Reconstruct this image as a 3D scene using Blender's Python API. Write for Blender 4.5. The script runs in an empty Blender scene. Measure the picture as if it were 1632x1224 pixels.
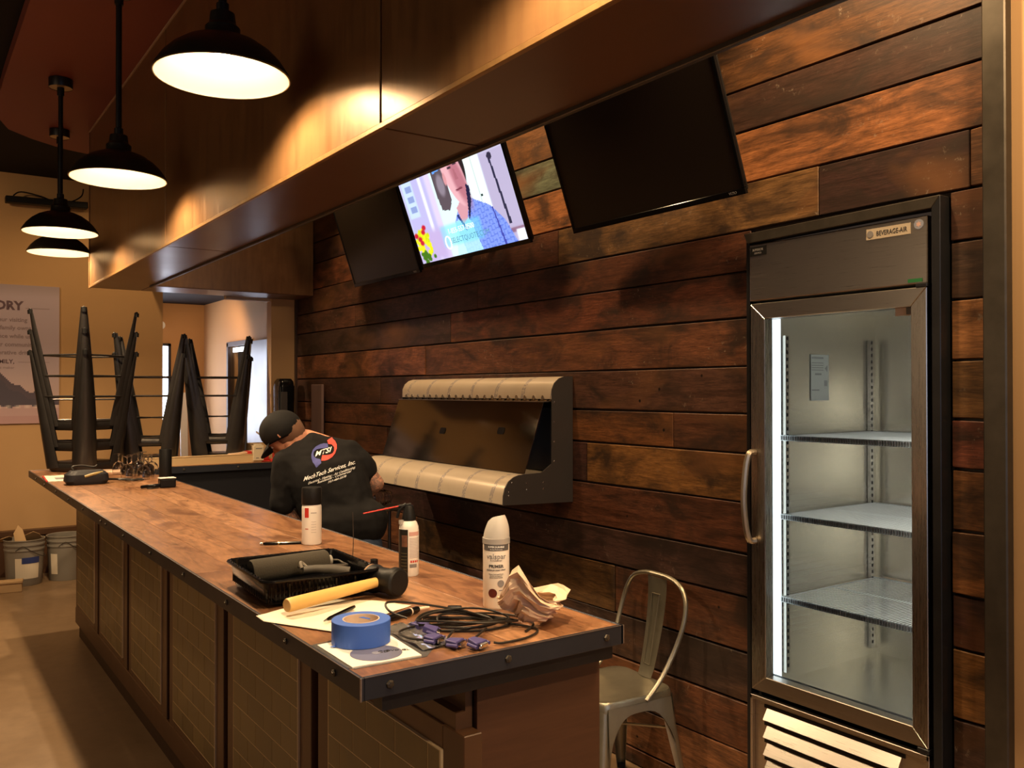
import bpy, bmesh, math, random
import numpy as np
from mathutils import Vector, Matrix
PI=math.pi
R=random.Random(7)
C=bpy.context.scene.collection
sc=bpy.context.scene
# ------------------------------------------------------------------ camera
YAW,PITCH,ROLL=[math.radians(a) for a in (34.89,0.415,-0.054)]
FOC=1395.0
fw=Vector((math.sin(YAW)*math.cos(PITCH),math.cos(YAW)*math.cos(PITCH),math.sin(PITCH)))
rt=Vector((math.cos(YAW),-math.sin(YAW),0)); up=rt.cross(fw)
r2=rt*math.cos(ROLL)+up*math.sin(ROLL); u2=-rt*math.sin(ROLL)+up*math.cos(ROLL)
cam=bpy.data.cameras.new('camera'); co=bpy.data.objects.new('camera',cam); C.objects.link(co)
m=Matrix(((r2.x,u2.x,-fw.x,0),(r2.y,u2.y,-fw.y,0),(r2.z,u2.z,-fw.z,1.6),(0,0,0,1)))
co.matrix_world=m
cam.sensor_width=36; cam.lens=FOC/1632*36; cam.clip_start=0.02; cam.clip_end=60
sc.camera=co
# ------------------------------------------------------------------ world, exposure, large lights
w=bpy.data.worlds.new('world'); sc.world=w; w.use_nodes=True
w.node_tree.nodes['Background'].inputs[0].default_value=(0.9,0.62,0.45,1)
w.node_tree.nodes['Background'].inputs[1].default_value=0.04
sc.view_settings.view_transform='Standard'; sc.view_settings.look='None'
sc.view_settings.exposure=0.0; sc.view_settings.gamma=1; sc.view_settings.use_curve_mapping=False
sc.cycles.max_bounces=7; sc.cycles.diffuse_bounces=3; sc.cycles.glossy_bounces=4; sc.cycles.transmission_bounces=6
sc.cycles.caustics_reflective=False; sc.cycles.caustics_refractive=False
sc.cycles.sample_clamp_indirect=4; sc.cycles.use_denoising=True
PENDANT_E=260.0       # emission of a pendant bulb's glass
PENDANT_W=105.0      # watts of its light, thrown down by the shade
SPOT_W=30.0         # watts of one recessed downlight over the taps
def area(name,loc,target,sx,sy,power,col,spread=PI):
    l=bpy.data.lights.new(name,'AREA'); l.shape='RECTANGLE'; l.size=sx; l.size_y=sy; l.energy=power; l.color=col; l.spread=spread
    o=bpy.data.objects.new(name,l); C.objects.link(o); o.location=loc
    o.rotation_euler=(Vector(target)-Vector(loc)).to_track_quat('-Z','Y').to_euler(); return o
area('front_window_daylight',(0.6,-3.2,1.7),(1.0,2.0,1.0),2.6,1.8,20,(0.62,0.74,1.0))
area('far_room_daylight',(2.1,10.55,1.5),(2.9,9.3,1.5),0.8,1.2,9,(0.74,0.80,1.0))
def spot(name,loc,target,power,col,ang=80,blend=.7,rad=.06):
    l=bpy.data.lights.new(name,'SPOT'); l.energy=power; l.color=col; l.spot_size=math.radians(ang); l.spot_blend=blend; l.shadow_soft_size=rad
    o=bpy.data.objects.new(name,l); C.objects.link(o); o.location=loc
    o.rotation_euler=(Vector(target)-Vector(loc)).to_track_quat('-Z','Y').to_euler(); return o
spot('dining_fill_spot',(-.9,6.3,3.35),(0.2,8.7,.9),95,(1,.64,.30),110)  # unseen fill spot added to wash the back wall
spot('dining_fill_spot',(1.6,7.5,3.4),(1.5,8.7,1.0),34,(1,.64,.30),120)  # second added wash, for the right part of the back wall
spot('far_room_fill_spot',(2.3,9.2,2.58),(2.9,10.0,1.4),38,(1,.66,.36),140)  # unseen warm fill added to bring out the tan far walls
spot('dining_fill_spot',(-.5,4.2,3.35),(-.1,5.0,0),70,(1,.66,.36),100)  # added fill aimed down at the dining floor
area('entrance_wall_lamp',(1.9,0.2,3.3),(2.9,0.8,1.6),0.4,0.4,58,(1.0,0.68,0.36))
area('left_dining_fill',(-3.4,3.0,2.2),(0.9,3.4,1.4),2.5,1.6,22,(1.0,0.70,0.42))  # unseen area fill added to brighten the tiled bar front
# ------------------------------------------------------------------ helpers
class MB:
    """collects geometry, links it as ONE mesh object"""
    def __init__(s): s.v=[];s.f=[];s.mi=[];s.k=0;s.sm=False
    def add(s,vs,fs):
        n=len(s.v); s.v+= [tuple(map(float,p)) for p in vs]; s.f+=[tuple(i+n for i in f) for f in fs]; s.mi+=[s.k]*len(fs); return s
    def box(s,x0,x1,y0,y1,z0,z1,M=None):
        vs=[(x,y,z) for x in (x0,x1) for y in (y0,y1) for z in (z0,z1)]
        if M is not None: vs=[M@Vector(p) for p in vs]
        return s.add(vs,[(0,1,3,2),(4,6,7,5),(0,4,5,1),(2,3,7,6),(0,2,6,4),(1,5,7,3)])
    def prism(s,pts,axis,a,b,M=None):
        """pts: 2D outline; axis 'x','y','z' extrusion from a to b"""
        def P(p,t):
            q={'x':(t,p[0],p[1]),'y':(p[0],t,p[1]),'z':(p[0],p[1],t)}[axis]
            return Vector(q)
        n=len(pts); vs=[P(p,a) for p in pts]+[P(p,b) for p in pts]
        if M is not None: vs=[M@p for p in vs]
        return s.add(vs,[tuple(range(n))[::-1],tuple(range(n,2*n))]+[(i,(i+1)%n,n+(i+1)%n,n+i) for i in range(n)])
    def lathe(s,prof,seg=32,M=None,a0=0,a1=2*PI,sx=1,sy=1):
        full=abs(a1-a0-2*PI)<1e-6; k=seg if full else seg+1
        vs=[];fs=[]
        for r,z in prof:
            for i in range(k):
                a=a0+(a1-a0)*i/seg; vs.append(Vector((r*math.cos(a)*sx,r*math.sin(a)*sy,z)))
        for j in range(len(prof)-1):
            for i in range(seg):
                i2=(i+1)%k; fs.append((j*k+i,j*k+i2,(j+1)*k+i2,(j+1)*k+i))
        if M is not None: vs=[M@p for p in vs]
        return s.add(vs,fs)
    def tube(s,pts,r,seg=8,closed=False,smooth=0,cap=True,rz=None):
        P=[Vector(p) for p in pts]
        if smooth:
            Q=[];n=len(P)
            for i in range(n if closed else n-1):
                if closed: a,b,c,d=P[i-1],P[i],P[(i+1)%n],P[(i+2)%n]
                else: a,b,c,d=P[max(i-1,0)],P[i],P[i+1],P[min(i+2,n-1)]
                for k in range(smooth):
                    t=k/smooth; Q.append(0.5*((2*b)+(c-a)*t+(2*a-5*b+4*c-d)*t*t+(3*b-a-3*c+d)*t**3))
            if not closed: Q.append(P[-1])
            P=Q
        n=len(P); rr=r if isinstance(r,(list,tuple)) else [r]*n
        if len(rr)!=n: rr=[rr[0]+(rr[-1]-rr[0])*i/(n-1) for i in range(n)]
        T=[]
        for i in range(n):
            t=(P[(i+1)%n]-P[i-1]) if closed else (P[min(i+1,n-1)]-P[max(i-1,0)])
            T.append(t.normalized() if t.length>1e-9 else Vector((0,0,1)))
        nrm=T[0].orthogonal().normalized(); vs=[]
        for i in range(n):
            nrm=(nrm-T[i]*nrm.dot(T[i])); nrm=nrm.normalized() if nrm.length>1e-6 else T[i].orthogonal().normalized()
            b=T[i].cross(nrm)
            for k in range(seg):
                a=2*PI*k/seg; vs.append(P[i]+(nrm*math.cos(a)+b*math.sin(a))*rr[i])
        fs=[]
        for i in range(n if closed else n-1):
            i2=(i+1)%n
            for k in range(seg): k2=(k+1)%seg; fs.append((i*seg+k,i*seg+k2,i2*seg+k2,i2*seg+k))
        if cap and not closed: fs+=[tuple(range(seg))[::-1],tuple((n-1)*seg+k for k in range(seg))]
        return s.add(vs,fs)
    def sphere(s,c,r,seg=16,rings=10,sc=(1,1,1),M=None):
        prof=[(math.sin(PI*i/rings)*r+1e-5,-math.cos(PI*i/rings)*r) for i in range(rings+1)]
        T=Matrix.Translation(Vector(c))@Matrix.Diagonal((*sc,1))
        if M is not None: T=M@T
        return s.lathe(prof,seg,T)
    def loft(s,rings,cap=True):
        n=len(rings[0]); vs=[p for r in rings for p in r]; fs=[]
        for j in range(len(rings)-1):
            for i in range(n): i2=(i+1)%n; fs.append((j*n+i,j*n+i2,(j+1)*n+i2,(j+1)*n+i))
        if cap: fs+=[tuple(range(n))[::-1],tuple((len(rings)-1)*n+i for i in range(n))]
        return s.add(vs,fs)
def obj(name,mb,mats,parent=None,smooth=False,bevel=0,angle=35,bseg=1,sub=0,solid=0):
    me=bpy.data.meshes.new(name); me.from_pydata(mb.v,[],mb.f)
    mats=mats if isinstance(mats,(list,tuple)) else [mats]
    for mm in mats: me.materials.append(mm)
    if len(mats)>1: me.polygons.foreach_set('material_index',mb.mi)
    bm=bmesh.new(); bm.from_mesh(me); bmesh.ops.recalc_face_normals(bm,faces=bm.faces); bm.to_mesh(me); bm.free()
    o=bpy.data.objects.new(name,me); C.objects.link(o)
    if parent: o.parent=parent
    if smooth:
        me.shade_smooth()
        try: me.set_sharp_from_angle(angle=math.radians(angle))
        except Exception: pass
    if solid: q=o.modifiers.new('solid','SOLIDIFY'); q.thickness=solid; q.offset=0
    if bevel:
        q=o.modifiers.new('bevel','BEVEL'); q.width=bevel; q.segments=bseg; q.limit_method='ANGLE'; q.angle_limit=math.radians(40)
    if sub: q=o.modifiers.new('sub','SUBSURF'); q.levels=sub; q.render_levels=sub
    return o
def thing(name,label,cat,loc=(0,0,0),rz=0,group=None,rot=None):
    o=bpy.data.objects.new(name,None); C.objects.link(o); o.empty_display_size=.05
    o.location=loc; o.rotation_euler=rot if rot else (0,0,rz); o['label']=label; o['category']=cat
    if group: o['group']=group
    return o
def tag(o,label,cat,group=None):
    o['label']=label; o['category']=cat
    if group: o['group']=group
    return o
def struct(name,mb,mat,**k):
    o=obj(name,mb,mat,**k); o['kind']='structure'; return o
def dup(root,loc=None,rz=None,label=None,group=None,parent=None):
    r=root.copy(); C.objects.link(r)
    if loc is not None: r.location=loc
    if rz is not None: r.rotation_euler=(root.rotation_euler[0],root.rotation_euler[1],rz)
    if label: r['label']=label
    if group: r['group']=group
    if parent: r.parent=parent
    for ch in list(root.children): dup(ch,parent=r)
    return r
# ------------------------------------------------------------------ materials
class NT:
    def __init__(s,name):
        s.m=bpy.data.materials.new(name); s.m.use_nodes=True; s.t=s.m.node_tree; s.n=s.t.nodes; s.b=s.n['Principled BSDF']
    def add(s,typ,**k):
        nd=s.n.new('ShaderNode'+typ)
        for a,v in k.items():
            if a.startswith('i_'):
                key=a[2:]; key=int(key) if key.isdigit() else key
                s.set(nd.inputs[key],v)
            else: setattr(nd,a,v)
        return nd
    def set(s,inp,v):
        if isinstance(v,bpy.types.NodeSocket): s.t.links.new(v,inp)
        else: inp.default_value=v
    def B(s,**k):
        for a,v in k.items(): s.set(s.b.inputs[a.replace('_',' ')],v)
    def coord(s,scale=(1,1,1),rand=False,what='Object'):
        tc=s.add('TexCoord'); mp=s.add('Mapping'); s.t.links.new(tc.outputs[what],mp.inputs[0]); mp.inputs['Scale'].default_value=scale
        if rand:
            oi=s.add('ObjectInfo'); mu=s.add('VectorMath',operation='SCALE'); mu.inputs[0].default_value=(37.,91.,53.); s.t.links.new(oi.outputs['Random'],mu.inputs['Scale'])
            ad=s.add('VectorMath',operation='ADD'); s.t.links.new(mp.outputs[0],ad.inputs[0]); s.t.links.new(mu.outputs[0],ad.inputs[1]); return ad.outputs[0]
        return mp.outputs[0]
    def noise(s,vec,scale=5,detail=4,rough=.5,dist=0):
        n=s.add('TexNoise'); s.t.links.new(vec,n.inputs['Vector']); n.inputs['Scale'].default_value=scale; n.inputs['Detail'].default_value=detail; n.inputs['Roughness'].default_value=rough; n.inputs['Distortion'].default_value=dist
        return n.outputs['Fac']
    def ramp(s,fac,stops,interp='LINEAR'):
        r=s.add('ValToRGB'); r.color_ramp.interpolation=interp; e=r.color_ramp.elements
        while len(e)<len(stops): e.new(.5)
        for k,(p,c) in enumerate(stops):
            e[k].position=p; e[k].color=(c,c,c,1) if isinstance(c,(int,float)) else (*c,1)
        s.t.links.new(fac,r.inputs[0]); return r.outputs[0]
    def mix(s,f,a,b,mode='MIX'):
        m=s.add('MixRGB',blend_type=mode); s.set(m.inputs[0],f); 
        for i,v in ((1,a),(2,b)): s.set(m.inputs[i],(*v,1) if isinstance(v,tuple) and len(v)==3 else v)
        return m.outputs[0]
    def math(s,op,a,b=0.0,c=None):
        m=s.add('Math',operation=op); s.set(m.inputs[0],a); s.set(m.inputs[1],b)
        if c is not None: s.set(m.inputs[2],c)
        return m.outputs[0]
    def bump(s,h,strength=.3,dist=.005):
        b=s.add('Bump'); b.inputs['Strength'].default_value=strength; b.inputs['Distance'].default_value=dist; s.t.links.new(h,b.inputs['Height']); s.t.links.new(b.outputs[0],s.b.inputs['Normal'])
def pm(name,col,rough=.5,metal=0,spec=None,var=0,scale=8,stretch=(1,1,1),emit=None,es=0,bump=0,bscale=40,alpha=1,trans=0,ior=1.45,rvar=0,sheen=0,coat=0):
    t=NT(name); c=(*col,1)
    t.B(Base_Color=c,Roughness=rough,Metallic=metal)
    v=t.coord(stretch,rand=True)
    if var:
        n=t.noise(v,scale,5,.6); col1=t.mix(n,tuple(x*(1-var) for x in col),tuple(min(1,x*(1+var)) for x in col)); t.B(Base_Color=col1)
    if rvar:
        n=t.noise(v,scale*.7,4,.6); rr=t.math('MULTIPLY_ADD',n,rvar*2,rough-rvar); t.B(Roughness=rr)
    if bump: t.bump(t.noise(v,bscale,4,.6),bump,.002)
    if emit: t.B(Emission_Color=(*emit,1),Emission_Strength=es)
    if trans: t.B(Transmission_Weight=trans,IOR=ior)
    if sheen: t.B(Sheen_Weight=sheen)
    if spec is None and max(col)<.03: spec=.25
    if spec is not None: t.B(Specular_IOR_Level=spec)
    if coat: t.B(Coat_Weight=coat,Coat_Roughness=.1)
    return t.m
# reclaimed wall wood: object colour carries each board's own stain
t=NT('reclaimed_wood'); v=t.coord((10,1.3,16),rand=True); v2=t.coord((2,2.2,5),rand=True); v3=t.coord((1,1,1),rand=True)
g=t.noise(v,2.2,9,.62,.6); g2=t.noise(v,9,6,.7,.4); p=t.noise(v2,1.6,5,.6,.8); p2=t.noise(v2,.7,3,.5,.5)
oi=t.add('ObjectInfo')
c=t.mix(1.0,oi.outputs['Color'],t.ramp(g,[(.3,.45),(.5,.95),(.62,1.1),(.75,.6)]),'MULTIPLY')
g3=t.noise(t.coord((60,5,70),rand=True),5,5,.75)
c=t.mix(1.0,c,t.ramp(g2,[(.3,.55),(.6,1.15)]),'MULTIPLY')
c=t.mix(1.0,c,t.ramp(g3,[(.32,.55),(.6,1.2)]),'MULTIPLY')
c=t.mix(t.ramp(p,[(.36,.85),(.58,0)]),c,(.022,.013,.009))
c=t.mix(t.ramp(p2,[(.55,0),(.72,.55)]),c,(.20,.085,.03))
sp=t.noise(t.coord((1,1,1),rand=True),42,5,.75,.3); pz=t.noise(v2,1.1,2,.5)
c=t.mix(t.math('MULTIPLY',t.ramp(sp,[(.60,0),(.70,.75)]),t.ramp(pz,[(.48,0),(.64,1)])),c,(.30,.24,.18))
vo=t.add('TexVoronoi'); t.t.links.new(t.coord((6,6,6),rand=True),vo.inputs['Vector']); vo.inputs['Scale'].default_value=1.0
vd=t.ramp(vo.outputs['Distance'],[(.028,1),(.05,0)])
c=t.mix(vd,c,(.006,.004,.003))
t.B(Base_Color=c,Roughness=t.ramp(p,[(.3,.55),(.7,.42)]),Specular_IOR_Level=.35)
t.bump(t.math('SUBTRACT',t.math('ADD',t.math('MULTIPLY',g,.4),t.math('MULTIPLY',g2,.5)),t.math('MULTIPLY',vd,1.2)),.25,.002)
M_RECL=t.m
# bar top: oiled boards
t=NT('bartop_wood'); v=t.coord((7,1.0,7),rand=True); v2=t.coord((3,1.2,3),rand=True)
g=t.noise(v,2.4,8,.6,2.2); g2=t.noise(v,14,5,.65,.3); p=t.noise(v2,2.0,4,.55,1.0)
oi=t.add('ObjectInfo')
c=t.mix(1.0,oi.outputs['Color'],t.ramp(g,[(.28,.55),(.46,.95),(.55,1.1),(.72,.72)]),'MULTIPLY')
c=t.mix(1.0,c,t.ramp(g2,[(.3,.62),(.6,1.1)]),'MULTIPLY')
c=t.mix(t.ramp(p,[(.34,.75),(.47,0)]),c,(.11,.042,.018))
q5=t.noise(v2,5.5,5,.7,2.0); c=t.mix(t.ramp(q5,[(.30,.8),(.40,0)]),c,(.085,.035,.018)); c=t.mix(t.ramp(q5,[(.60,0),(.75,.35)]),c,(.60,.36,.20))
t.B(Base_Color=c,Roughness=t.math('MULTIPLY_ADD',g2,.18,.26),Specular_IOR_Level=.5); t.bump(g2,.08,.001)
M_TOP=t.m
# soffit skin: lacquered rust brown sheet
t=NT('soffit_sheet'); v=t.coord((3,.9,4),rand=True); n=t.noise(v,1.6,6,.6,.7); n2=t.noise(t.coord((9,9,1.2),rand=True),3,5,.6)
c=t.mix(n,(.19,.10,.042),(.31,.165,.07)); c=t.mix(t.ramp(n2,[(.35,.35),(.6,0)]),c,(.12,.055,.025))
t.B(Base_Color=c,Metallic=.45,Roughness=t.math('MULTIPLY_ADD',n2,.20,.22)); M_SOF=t.m
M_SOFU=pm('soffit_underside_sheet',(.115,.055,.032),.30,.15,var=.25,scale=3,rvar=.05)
def streak(name,c1,c2,rough,metal,st=(1,1,60),rv=.15):
    t=NT(name); v=t.coord(st); n=t.noise(v,4,4,.6); t.B(Base_Color=t.mix(n,c1,c2),Metallic=metal,Roughness=t.math('MULTIPLY_ADD',n,rv,rough-rv/2)); return t.m
M_SS=streak('brushed_stainless',(.42,.38,.34),(.56,.52,.47),.30,1.0,(2,2,160))
M_SSV=streak('brushed_stainless_vertical',(.42,.38,.34),(.56,.52,.47),.28,1.0,(90,90,2))
M_SSI=pm('inner_stainless',(.80,.76,.66),.24,.85,var=.05,scale=3,rvar=.08)
M_MIR=pm('polished_stainless',(.26,.245,.23),.09,1,rvar=.03,scale=5)
M_GREY=pm('grey_side_sheet',(.085,.075,.07),.42,.6,var=.12,scale=4)
M_STEEL=pm('blackened_steel',(.035,.035,.038),.38,.75,var=.4,scale=9,rvar=.1,bump=.1)
M_STEELB=pm('daylight_tinted_steel',(.034,.038,.052),.42,.55,var=.3,scale=7,rvar=.08)  # cool window reflection tinted into the steel's base colour
M_RAW=pm('raw_worn_steel',(.09,.078,.062),.45,.8,var=.45,scale=12,rvar=.12)
M_BLK=pm('black_plastic',(.006,.006,.0065),.35)
M_BLKM=pm('matte_black_plastic',(.007,.0068,.0068),.5)
M_GLOSS=pm('gloss_black_plastic',(.004,.004,.0045),.14)
M_SCREEN=pm('tv_glass_off',(.020,.015,.011),.22)  # base colour holds a faint brown room reflection
M_DKW=pm('dark_stained_wood',(.045,.022,.012),.5,var=.35,scale=10,stretch=(6,1,1),bump=.1)
M_TAN=pm('tan_painted_wall',(.52,.32,.15),.75,var=.05,scale=3,bump=.08,bscale=160)
M_TAN2=pm('tan_painted_far_wall',(.50,.27,.11),.75,var=.05,scale=3)
M_RED=pm('red_ceiling_paint',(.21,.050,.034),.6,var=.06,scale=2)
M_DKCEIL=pm('black_ceiling_paint',(.007,.005,.005),.8)
M_WHITE=pm('white_enamel',(.80,.78,.74),.4)
M_CHROME=pm('chrome',(.7,.7,.7),.12,1)
M_PAPER=pm('white_paper',(.80,.72,.58),.7,var=.04,scale=6)
M_KRAFT=pm('kraft_paper',(.62,.43,.30),.75,var=.1,scale=5,bump=.1,bscale=60)
M_CARD=pm('cardboard',(.50,.33,.17),.8,var=.12,scale=8)
M_TEXT=pm('dark_print',(.03,.03,.035),.6)
M_TEXTG=pm('grey_print',(.20,.19,.19),.6)
M_TEXTW=pm('white_print',(.85,.85,.83),.6)
def text(name,s,mat,size,M,parent,align='CENTER',ext=.0004,bold=0,sx=1):
    cu=bpy.data.curves.new('tmp','FONT'); cu.body=s; cu.size=size; cu.align_x=align; cu.align_y='CENTER'; cu.extrude=ext; cu.offset=bold; cu.resolution_u=2
    o=bpy.data.objects.new('tmp',cu); C.objects.link(o); bpy.context.view_layer.update()
    me=bpy.data.meshes.new_from_object(o.evaluated_get(bpy.context.evaluated_depsgraph_get())); bpy.data.objects.remove(o); bpy.data.curves.remove(cu)
    me.transform(M@Matrix.Diagonal((sx,1,1,1))); me.materials.clear(); me.materials.append(mat); me.name=name
    q=bpy.data.objects.new(name,me); C.objects.link(q); q.parent=parent; return q
def frame(origin,xd,yd):
    """matrix with columns xd, yd, xd x yd"""
    x=Vector(xd).normalized(); y=Vector(yd).normalized(); z=x.cross(y)
    return Matrix(((x.x,y.x,z.x,origin[0]),(x.y,y.y,z.y,origin[1]),(x.z,y.z,z.z,origin[2]),(0,0,0,1)))
# ------------------------------------------------------------------ ROOM
XW=2.57; ZC=3.41
# floor: sealed concrete
t=NT('sealed_concrete'); v=t.coord((1,1,1)); n=t.noise(v,1.7,6,.62,.6); n2=t.noise(v,14,6,.6)
c=t.mix(n,(.17,.105,.055),(.30,.20,.115)); c=t.mix(t.ramp(n2,[(.3,.25),(.6,0)]),c,(.085,.055,.033)); t.B(Base_Color=c,Roughness=t.math('MULTIPLY_ADD',n,.35,.22)); M_FLOOR=t.m
struct('floor',MB().box(-4,4.5,-4,12.2,-.1,0),M_FLOOR)
struct('ceiling',MB().box(-4,4.5,-4,12.2,3.49,3.6),M_DKCEIL)
# red ceiling cloud with rounded far corner
pts=[(.50,-3),(1.065,-3),(1.065,6.69),(2.5,6.69),(2.5,7.34),(1.14,7.33),(.98,7.28),(.76,7.12),(.60,6.95),(.52,6.7),(.485,6.3),(.48,5.8)]
o=struct('ceiling_panel',MB().prism(pts,'z',ZC,ZC+.075),M_RED); o['label']='dark red dropped ceiling panel over the row of pendants'
# back walls
struct('wall_back',MB().box(-4,2.03,8.7,8.82,0,3.6),M_TAN)
struct('wall_stub',MB().box(2.37,2.57,6.69,6.79,0,3.6),M_TAN)
struct('wall_far',MB().box(1.2,3.1,10.67,10.77,0,.95).box(1.2,1.45,10.67,10.77,.95,2.15).box(2.575,3.1,10.67,10.77,.95,2.15).box(1.2,3.1,10.67,10.77,2.15,3.6),M_TAN2)
wf=struct('window_1',MB().box(1.45,1.49,10.64,10.70,.95,2.15).box(2.545,2.575,10.64,10.70,.95,2.15).box(1.45,2.575,10.64,10.70,2.12,2.15).box(1.45,2.575,10.64,10.70,.95,.98).box(2.0,2.03,10.65,10.69,.98,2.12),M_STEEL)
obj('window_pane',MB().box(1.49,2.545,10.69,10.70,.98,2.12),pm('bright_sky_pane',(.8,.8,.8),.2,emit=(.78,.84,1.0),es=9.0),wf)
struct('wall_far_right',MB().box(2.96,3.06,6.79,8.9,0,3.6).box(2.96,3.06,9.7,10.67,0,3.6).box(2.96,3.06,8.9,9.7,2.12,3.6).box(2.57,2.96,6.79,6.85,0,3.6),M_TAN2)
struct('ceiling_far_room',MB().box(1.9,2.96,8.0,10.67,2.62,2.68),pm('far_room_ceiling',(.012,.008,.007),.8))
struct('trim_4',MB().box(2.03,2.37,6.72,6.78,2.30,2.36),pm('cream_header',(.62,.50,.38),.5))
# far door: open leaf, frame, dark-blue hall beyond
d=struct('door_1',MB().box(2.935,2.965,8.90,8.95,0,2.12).box(2.935,2.965,9.66,9.71,0,2.12).box(2.935,2.965,8.90,9.71,2.08,2.13),M_DKW)
obj('door_transom_glow',MB().box(2.99,3.0,8.95,9.66,2.02,2.07),pm('lit_transom',(.8,.8,.8),.3,emit=(.8,.85,1),es=3),d)
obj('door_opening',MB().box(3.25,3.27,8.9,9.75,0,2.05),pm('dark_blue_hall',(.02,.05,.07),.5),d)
obj('notice_frame',MB().box(3.22,3.25,9.12,9.24,1.36,1.50),pm('teal_notice',(.08,.30,.34),.5),d)
d2=struct('door_2',MB().box(2.90,2.935,8.03,8.89,0.01,2.10),pm('grey_door_paint',(.20,.20,.25),.35,var=.08,scale=5,rvar=.1))
obj('door_handle',MB().tube([(2.90,8.12,1.0),(2.86,8.12,1.0),(2.86,8.24,1.0)],.009),M_CHROME,d2)
# side wall behind the boards (with the fridge recess) and the tan return by the entrance
b=MB().box(XW+.03,XW+.13,2.14,6.79,0,3.6).box(XW+.03,XW+.13,-1,1.40,0,3.6).box(XW+.03,XW+.13,1.40,2.14,2.17,3.6)
wall=struct('wall_right',b,M_DKW)
struct('wall_entrance',MB().box(XW-.01,XW+.03,-3.5,1.212,0,3.6),M_TAN)
o=struct('trim_1',MB().box(XW-.045,XW+.03,1.212,1.278,0,3.6),M_RAW,bevel=.004)
struct('trim_2',MB().box(XW-.012,XW+.03,6.665,6.69,0,2.32),M_DKW)
# boards
rows=[0,.07,.25,.435,.622,.83,.99,1.18,1.363,1.51,1.687,1.868,2.04,2.192,2.367,2.563,2.721,2.90,3.07,3.25,3.41]
joints={3:[3.3],4:[2.9,4.7],5:[4.2],6:[3.9,5.3],7:[3.089,5.1],8:[2.545,4.9],9:[5.2],10:[4.6],11:[4.30],12:[4.019,5.6],13:[1.335,1.852,3.3,6.334],14:[3.9],15:[3.2,4.5],16:[4.6],17:[2.6,5.0],18:[1.9,4.2]}
ORG=[(.19,.090,.034),(.23,.105,.038),(.16,.070,.028),(.26,.125,.046)]
BRN=[(.115,.046,.022),(.095,.038,.019),(.14,.054,.024)]
DRK=[(.056,.029,.019),(.068,.036,.022),(.048,.026,.018)]
GRY=[(.10,.085,.065)]
pick={12:'B',11:'B',10:'O',9:'D',8:'B',7:'O',6:'B',5:'D',4:'B',3:'D',2:'B',1:'B'}
for i in range(len(rows)-1):
    z0,z1=rows[i],rows[i+1]
    cuts=sorted(set([1.278,6.665]+joints.get(i,[2.2+R.random()*3.5])))
    segs=[]
    for a,bb in zip(cuts[:-1],cuts[1:]):
        if z0<2.16:
            if a<1.395: segs.append((a,min(bb,1.395)))
            if bb>2.145: segs.append((max(a,2.145),bb))
        else: segs.append((a,bb))
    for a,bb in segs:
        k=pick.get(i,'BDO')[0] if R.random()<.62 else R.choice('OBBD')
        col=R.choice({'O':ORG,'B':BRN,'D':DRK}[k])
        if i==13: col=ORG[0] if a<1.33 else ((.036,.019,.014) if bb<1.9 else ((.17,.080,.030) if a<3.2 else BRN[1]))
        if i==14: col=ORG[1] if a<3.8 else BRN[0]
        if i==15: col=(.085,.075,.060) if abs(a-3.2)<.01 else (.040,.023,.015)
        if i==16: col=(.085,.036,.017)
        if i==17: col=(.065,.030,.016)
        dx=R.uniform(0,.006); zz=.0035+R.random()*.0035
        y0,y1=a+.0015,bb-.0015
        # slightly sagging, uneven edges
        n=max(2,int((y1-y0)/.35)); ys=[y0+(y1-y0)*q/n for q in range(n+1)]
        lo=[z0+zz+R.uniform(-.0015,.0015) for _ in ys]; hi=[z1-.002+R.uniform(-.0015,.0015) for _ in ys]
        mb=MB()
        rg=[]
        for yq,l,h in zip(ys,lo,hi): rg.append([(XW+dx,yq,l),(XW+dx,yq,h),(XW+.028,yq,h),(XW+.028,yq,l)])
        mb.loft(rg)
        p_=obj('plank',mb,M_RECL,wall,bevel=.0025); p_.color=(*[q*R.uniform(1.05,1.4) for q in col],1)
# ------------------------------------------------------------------ SOFFIT
SX0,SX1,SZ,SY1,SYI=1.07,1.40,2.317,6.68,6.33
sof=struct('soffit_1',MB().box(SX0+.012,SX1-.004,-2.5,SY1-.012,SZ+.012,3.6).box(SX1-.004,XW,SYI+.004,SY1-.012,SZ+.012,3.6),M_DKW)
sof['label']='brown sheet clad soffit hung over the bar'
cut=[-2.5,-.22,2.16,4.54,SY1]
for a,bb in zip(cut[:-1],cut[1:]):
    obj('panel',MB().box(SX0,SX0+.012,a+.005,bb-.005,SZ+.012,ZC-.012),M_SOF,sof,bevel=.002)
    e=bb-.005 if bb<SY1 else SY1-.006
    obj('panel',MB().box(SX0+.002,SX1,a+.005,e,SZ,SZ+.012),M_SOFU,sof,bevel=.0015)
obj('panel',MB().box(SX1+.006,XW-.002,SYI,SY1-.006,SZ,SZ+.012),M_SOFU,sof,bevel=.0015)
obj('panel',MB().box(SX1,XW-.002,SYI-.004,SYI+.006,SZ+.004,3.41),M_SOF,sof,bevel=.0015)
obj('panel',MB().box(SX0+.012,XW,SY1-.006,SY1+.004,SZ+.004,3.41),M_SOF,sof)
obj('edge_strip',MB().box(SX0-.004,SX0+.01,-2.5,SY1,SZ-.004,SZ+.012),pm('worn_brass_edge',(.32,.18,.07),.35,.6,var=.4,scale=30),sof,bevel=.002)
obj('edge_strip',MB().box(SX0-.004,SX0+.004,SY1-.012,SY1+.004,SZ,ZC-.01),M_SOF,sof)
obj('edge_strip',MB().box(SX1-.012,SX1+.004,-2.5,SYI,SZ-.012,SZ+.004),M_RAW,sof,bevel=.002)
obj('edge_strip',MB().box(SX0-.006,SX0+.012,-2.5,SY1,ZC-.012,ZC-.002),pm('bare_tan_edge',(.45,.30,.20),.5),sof)
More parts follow.
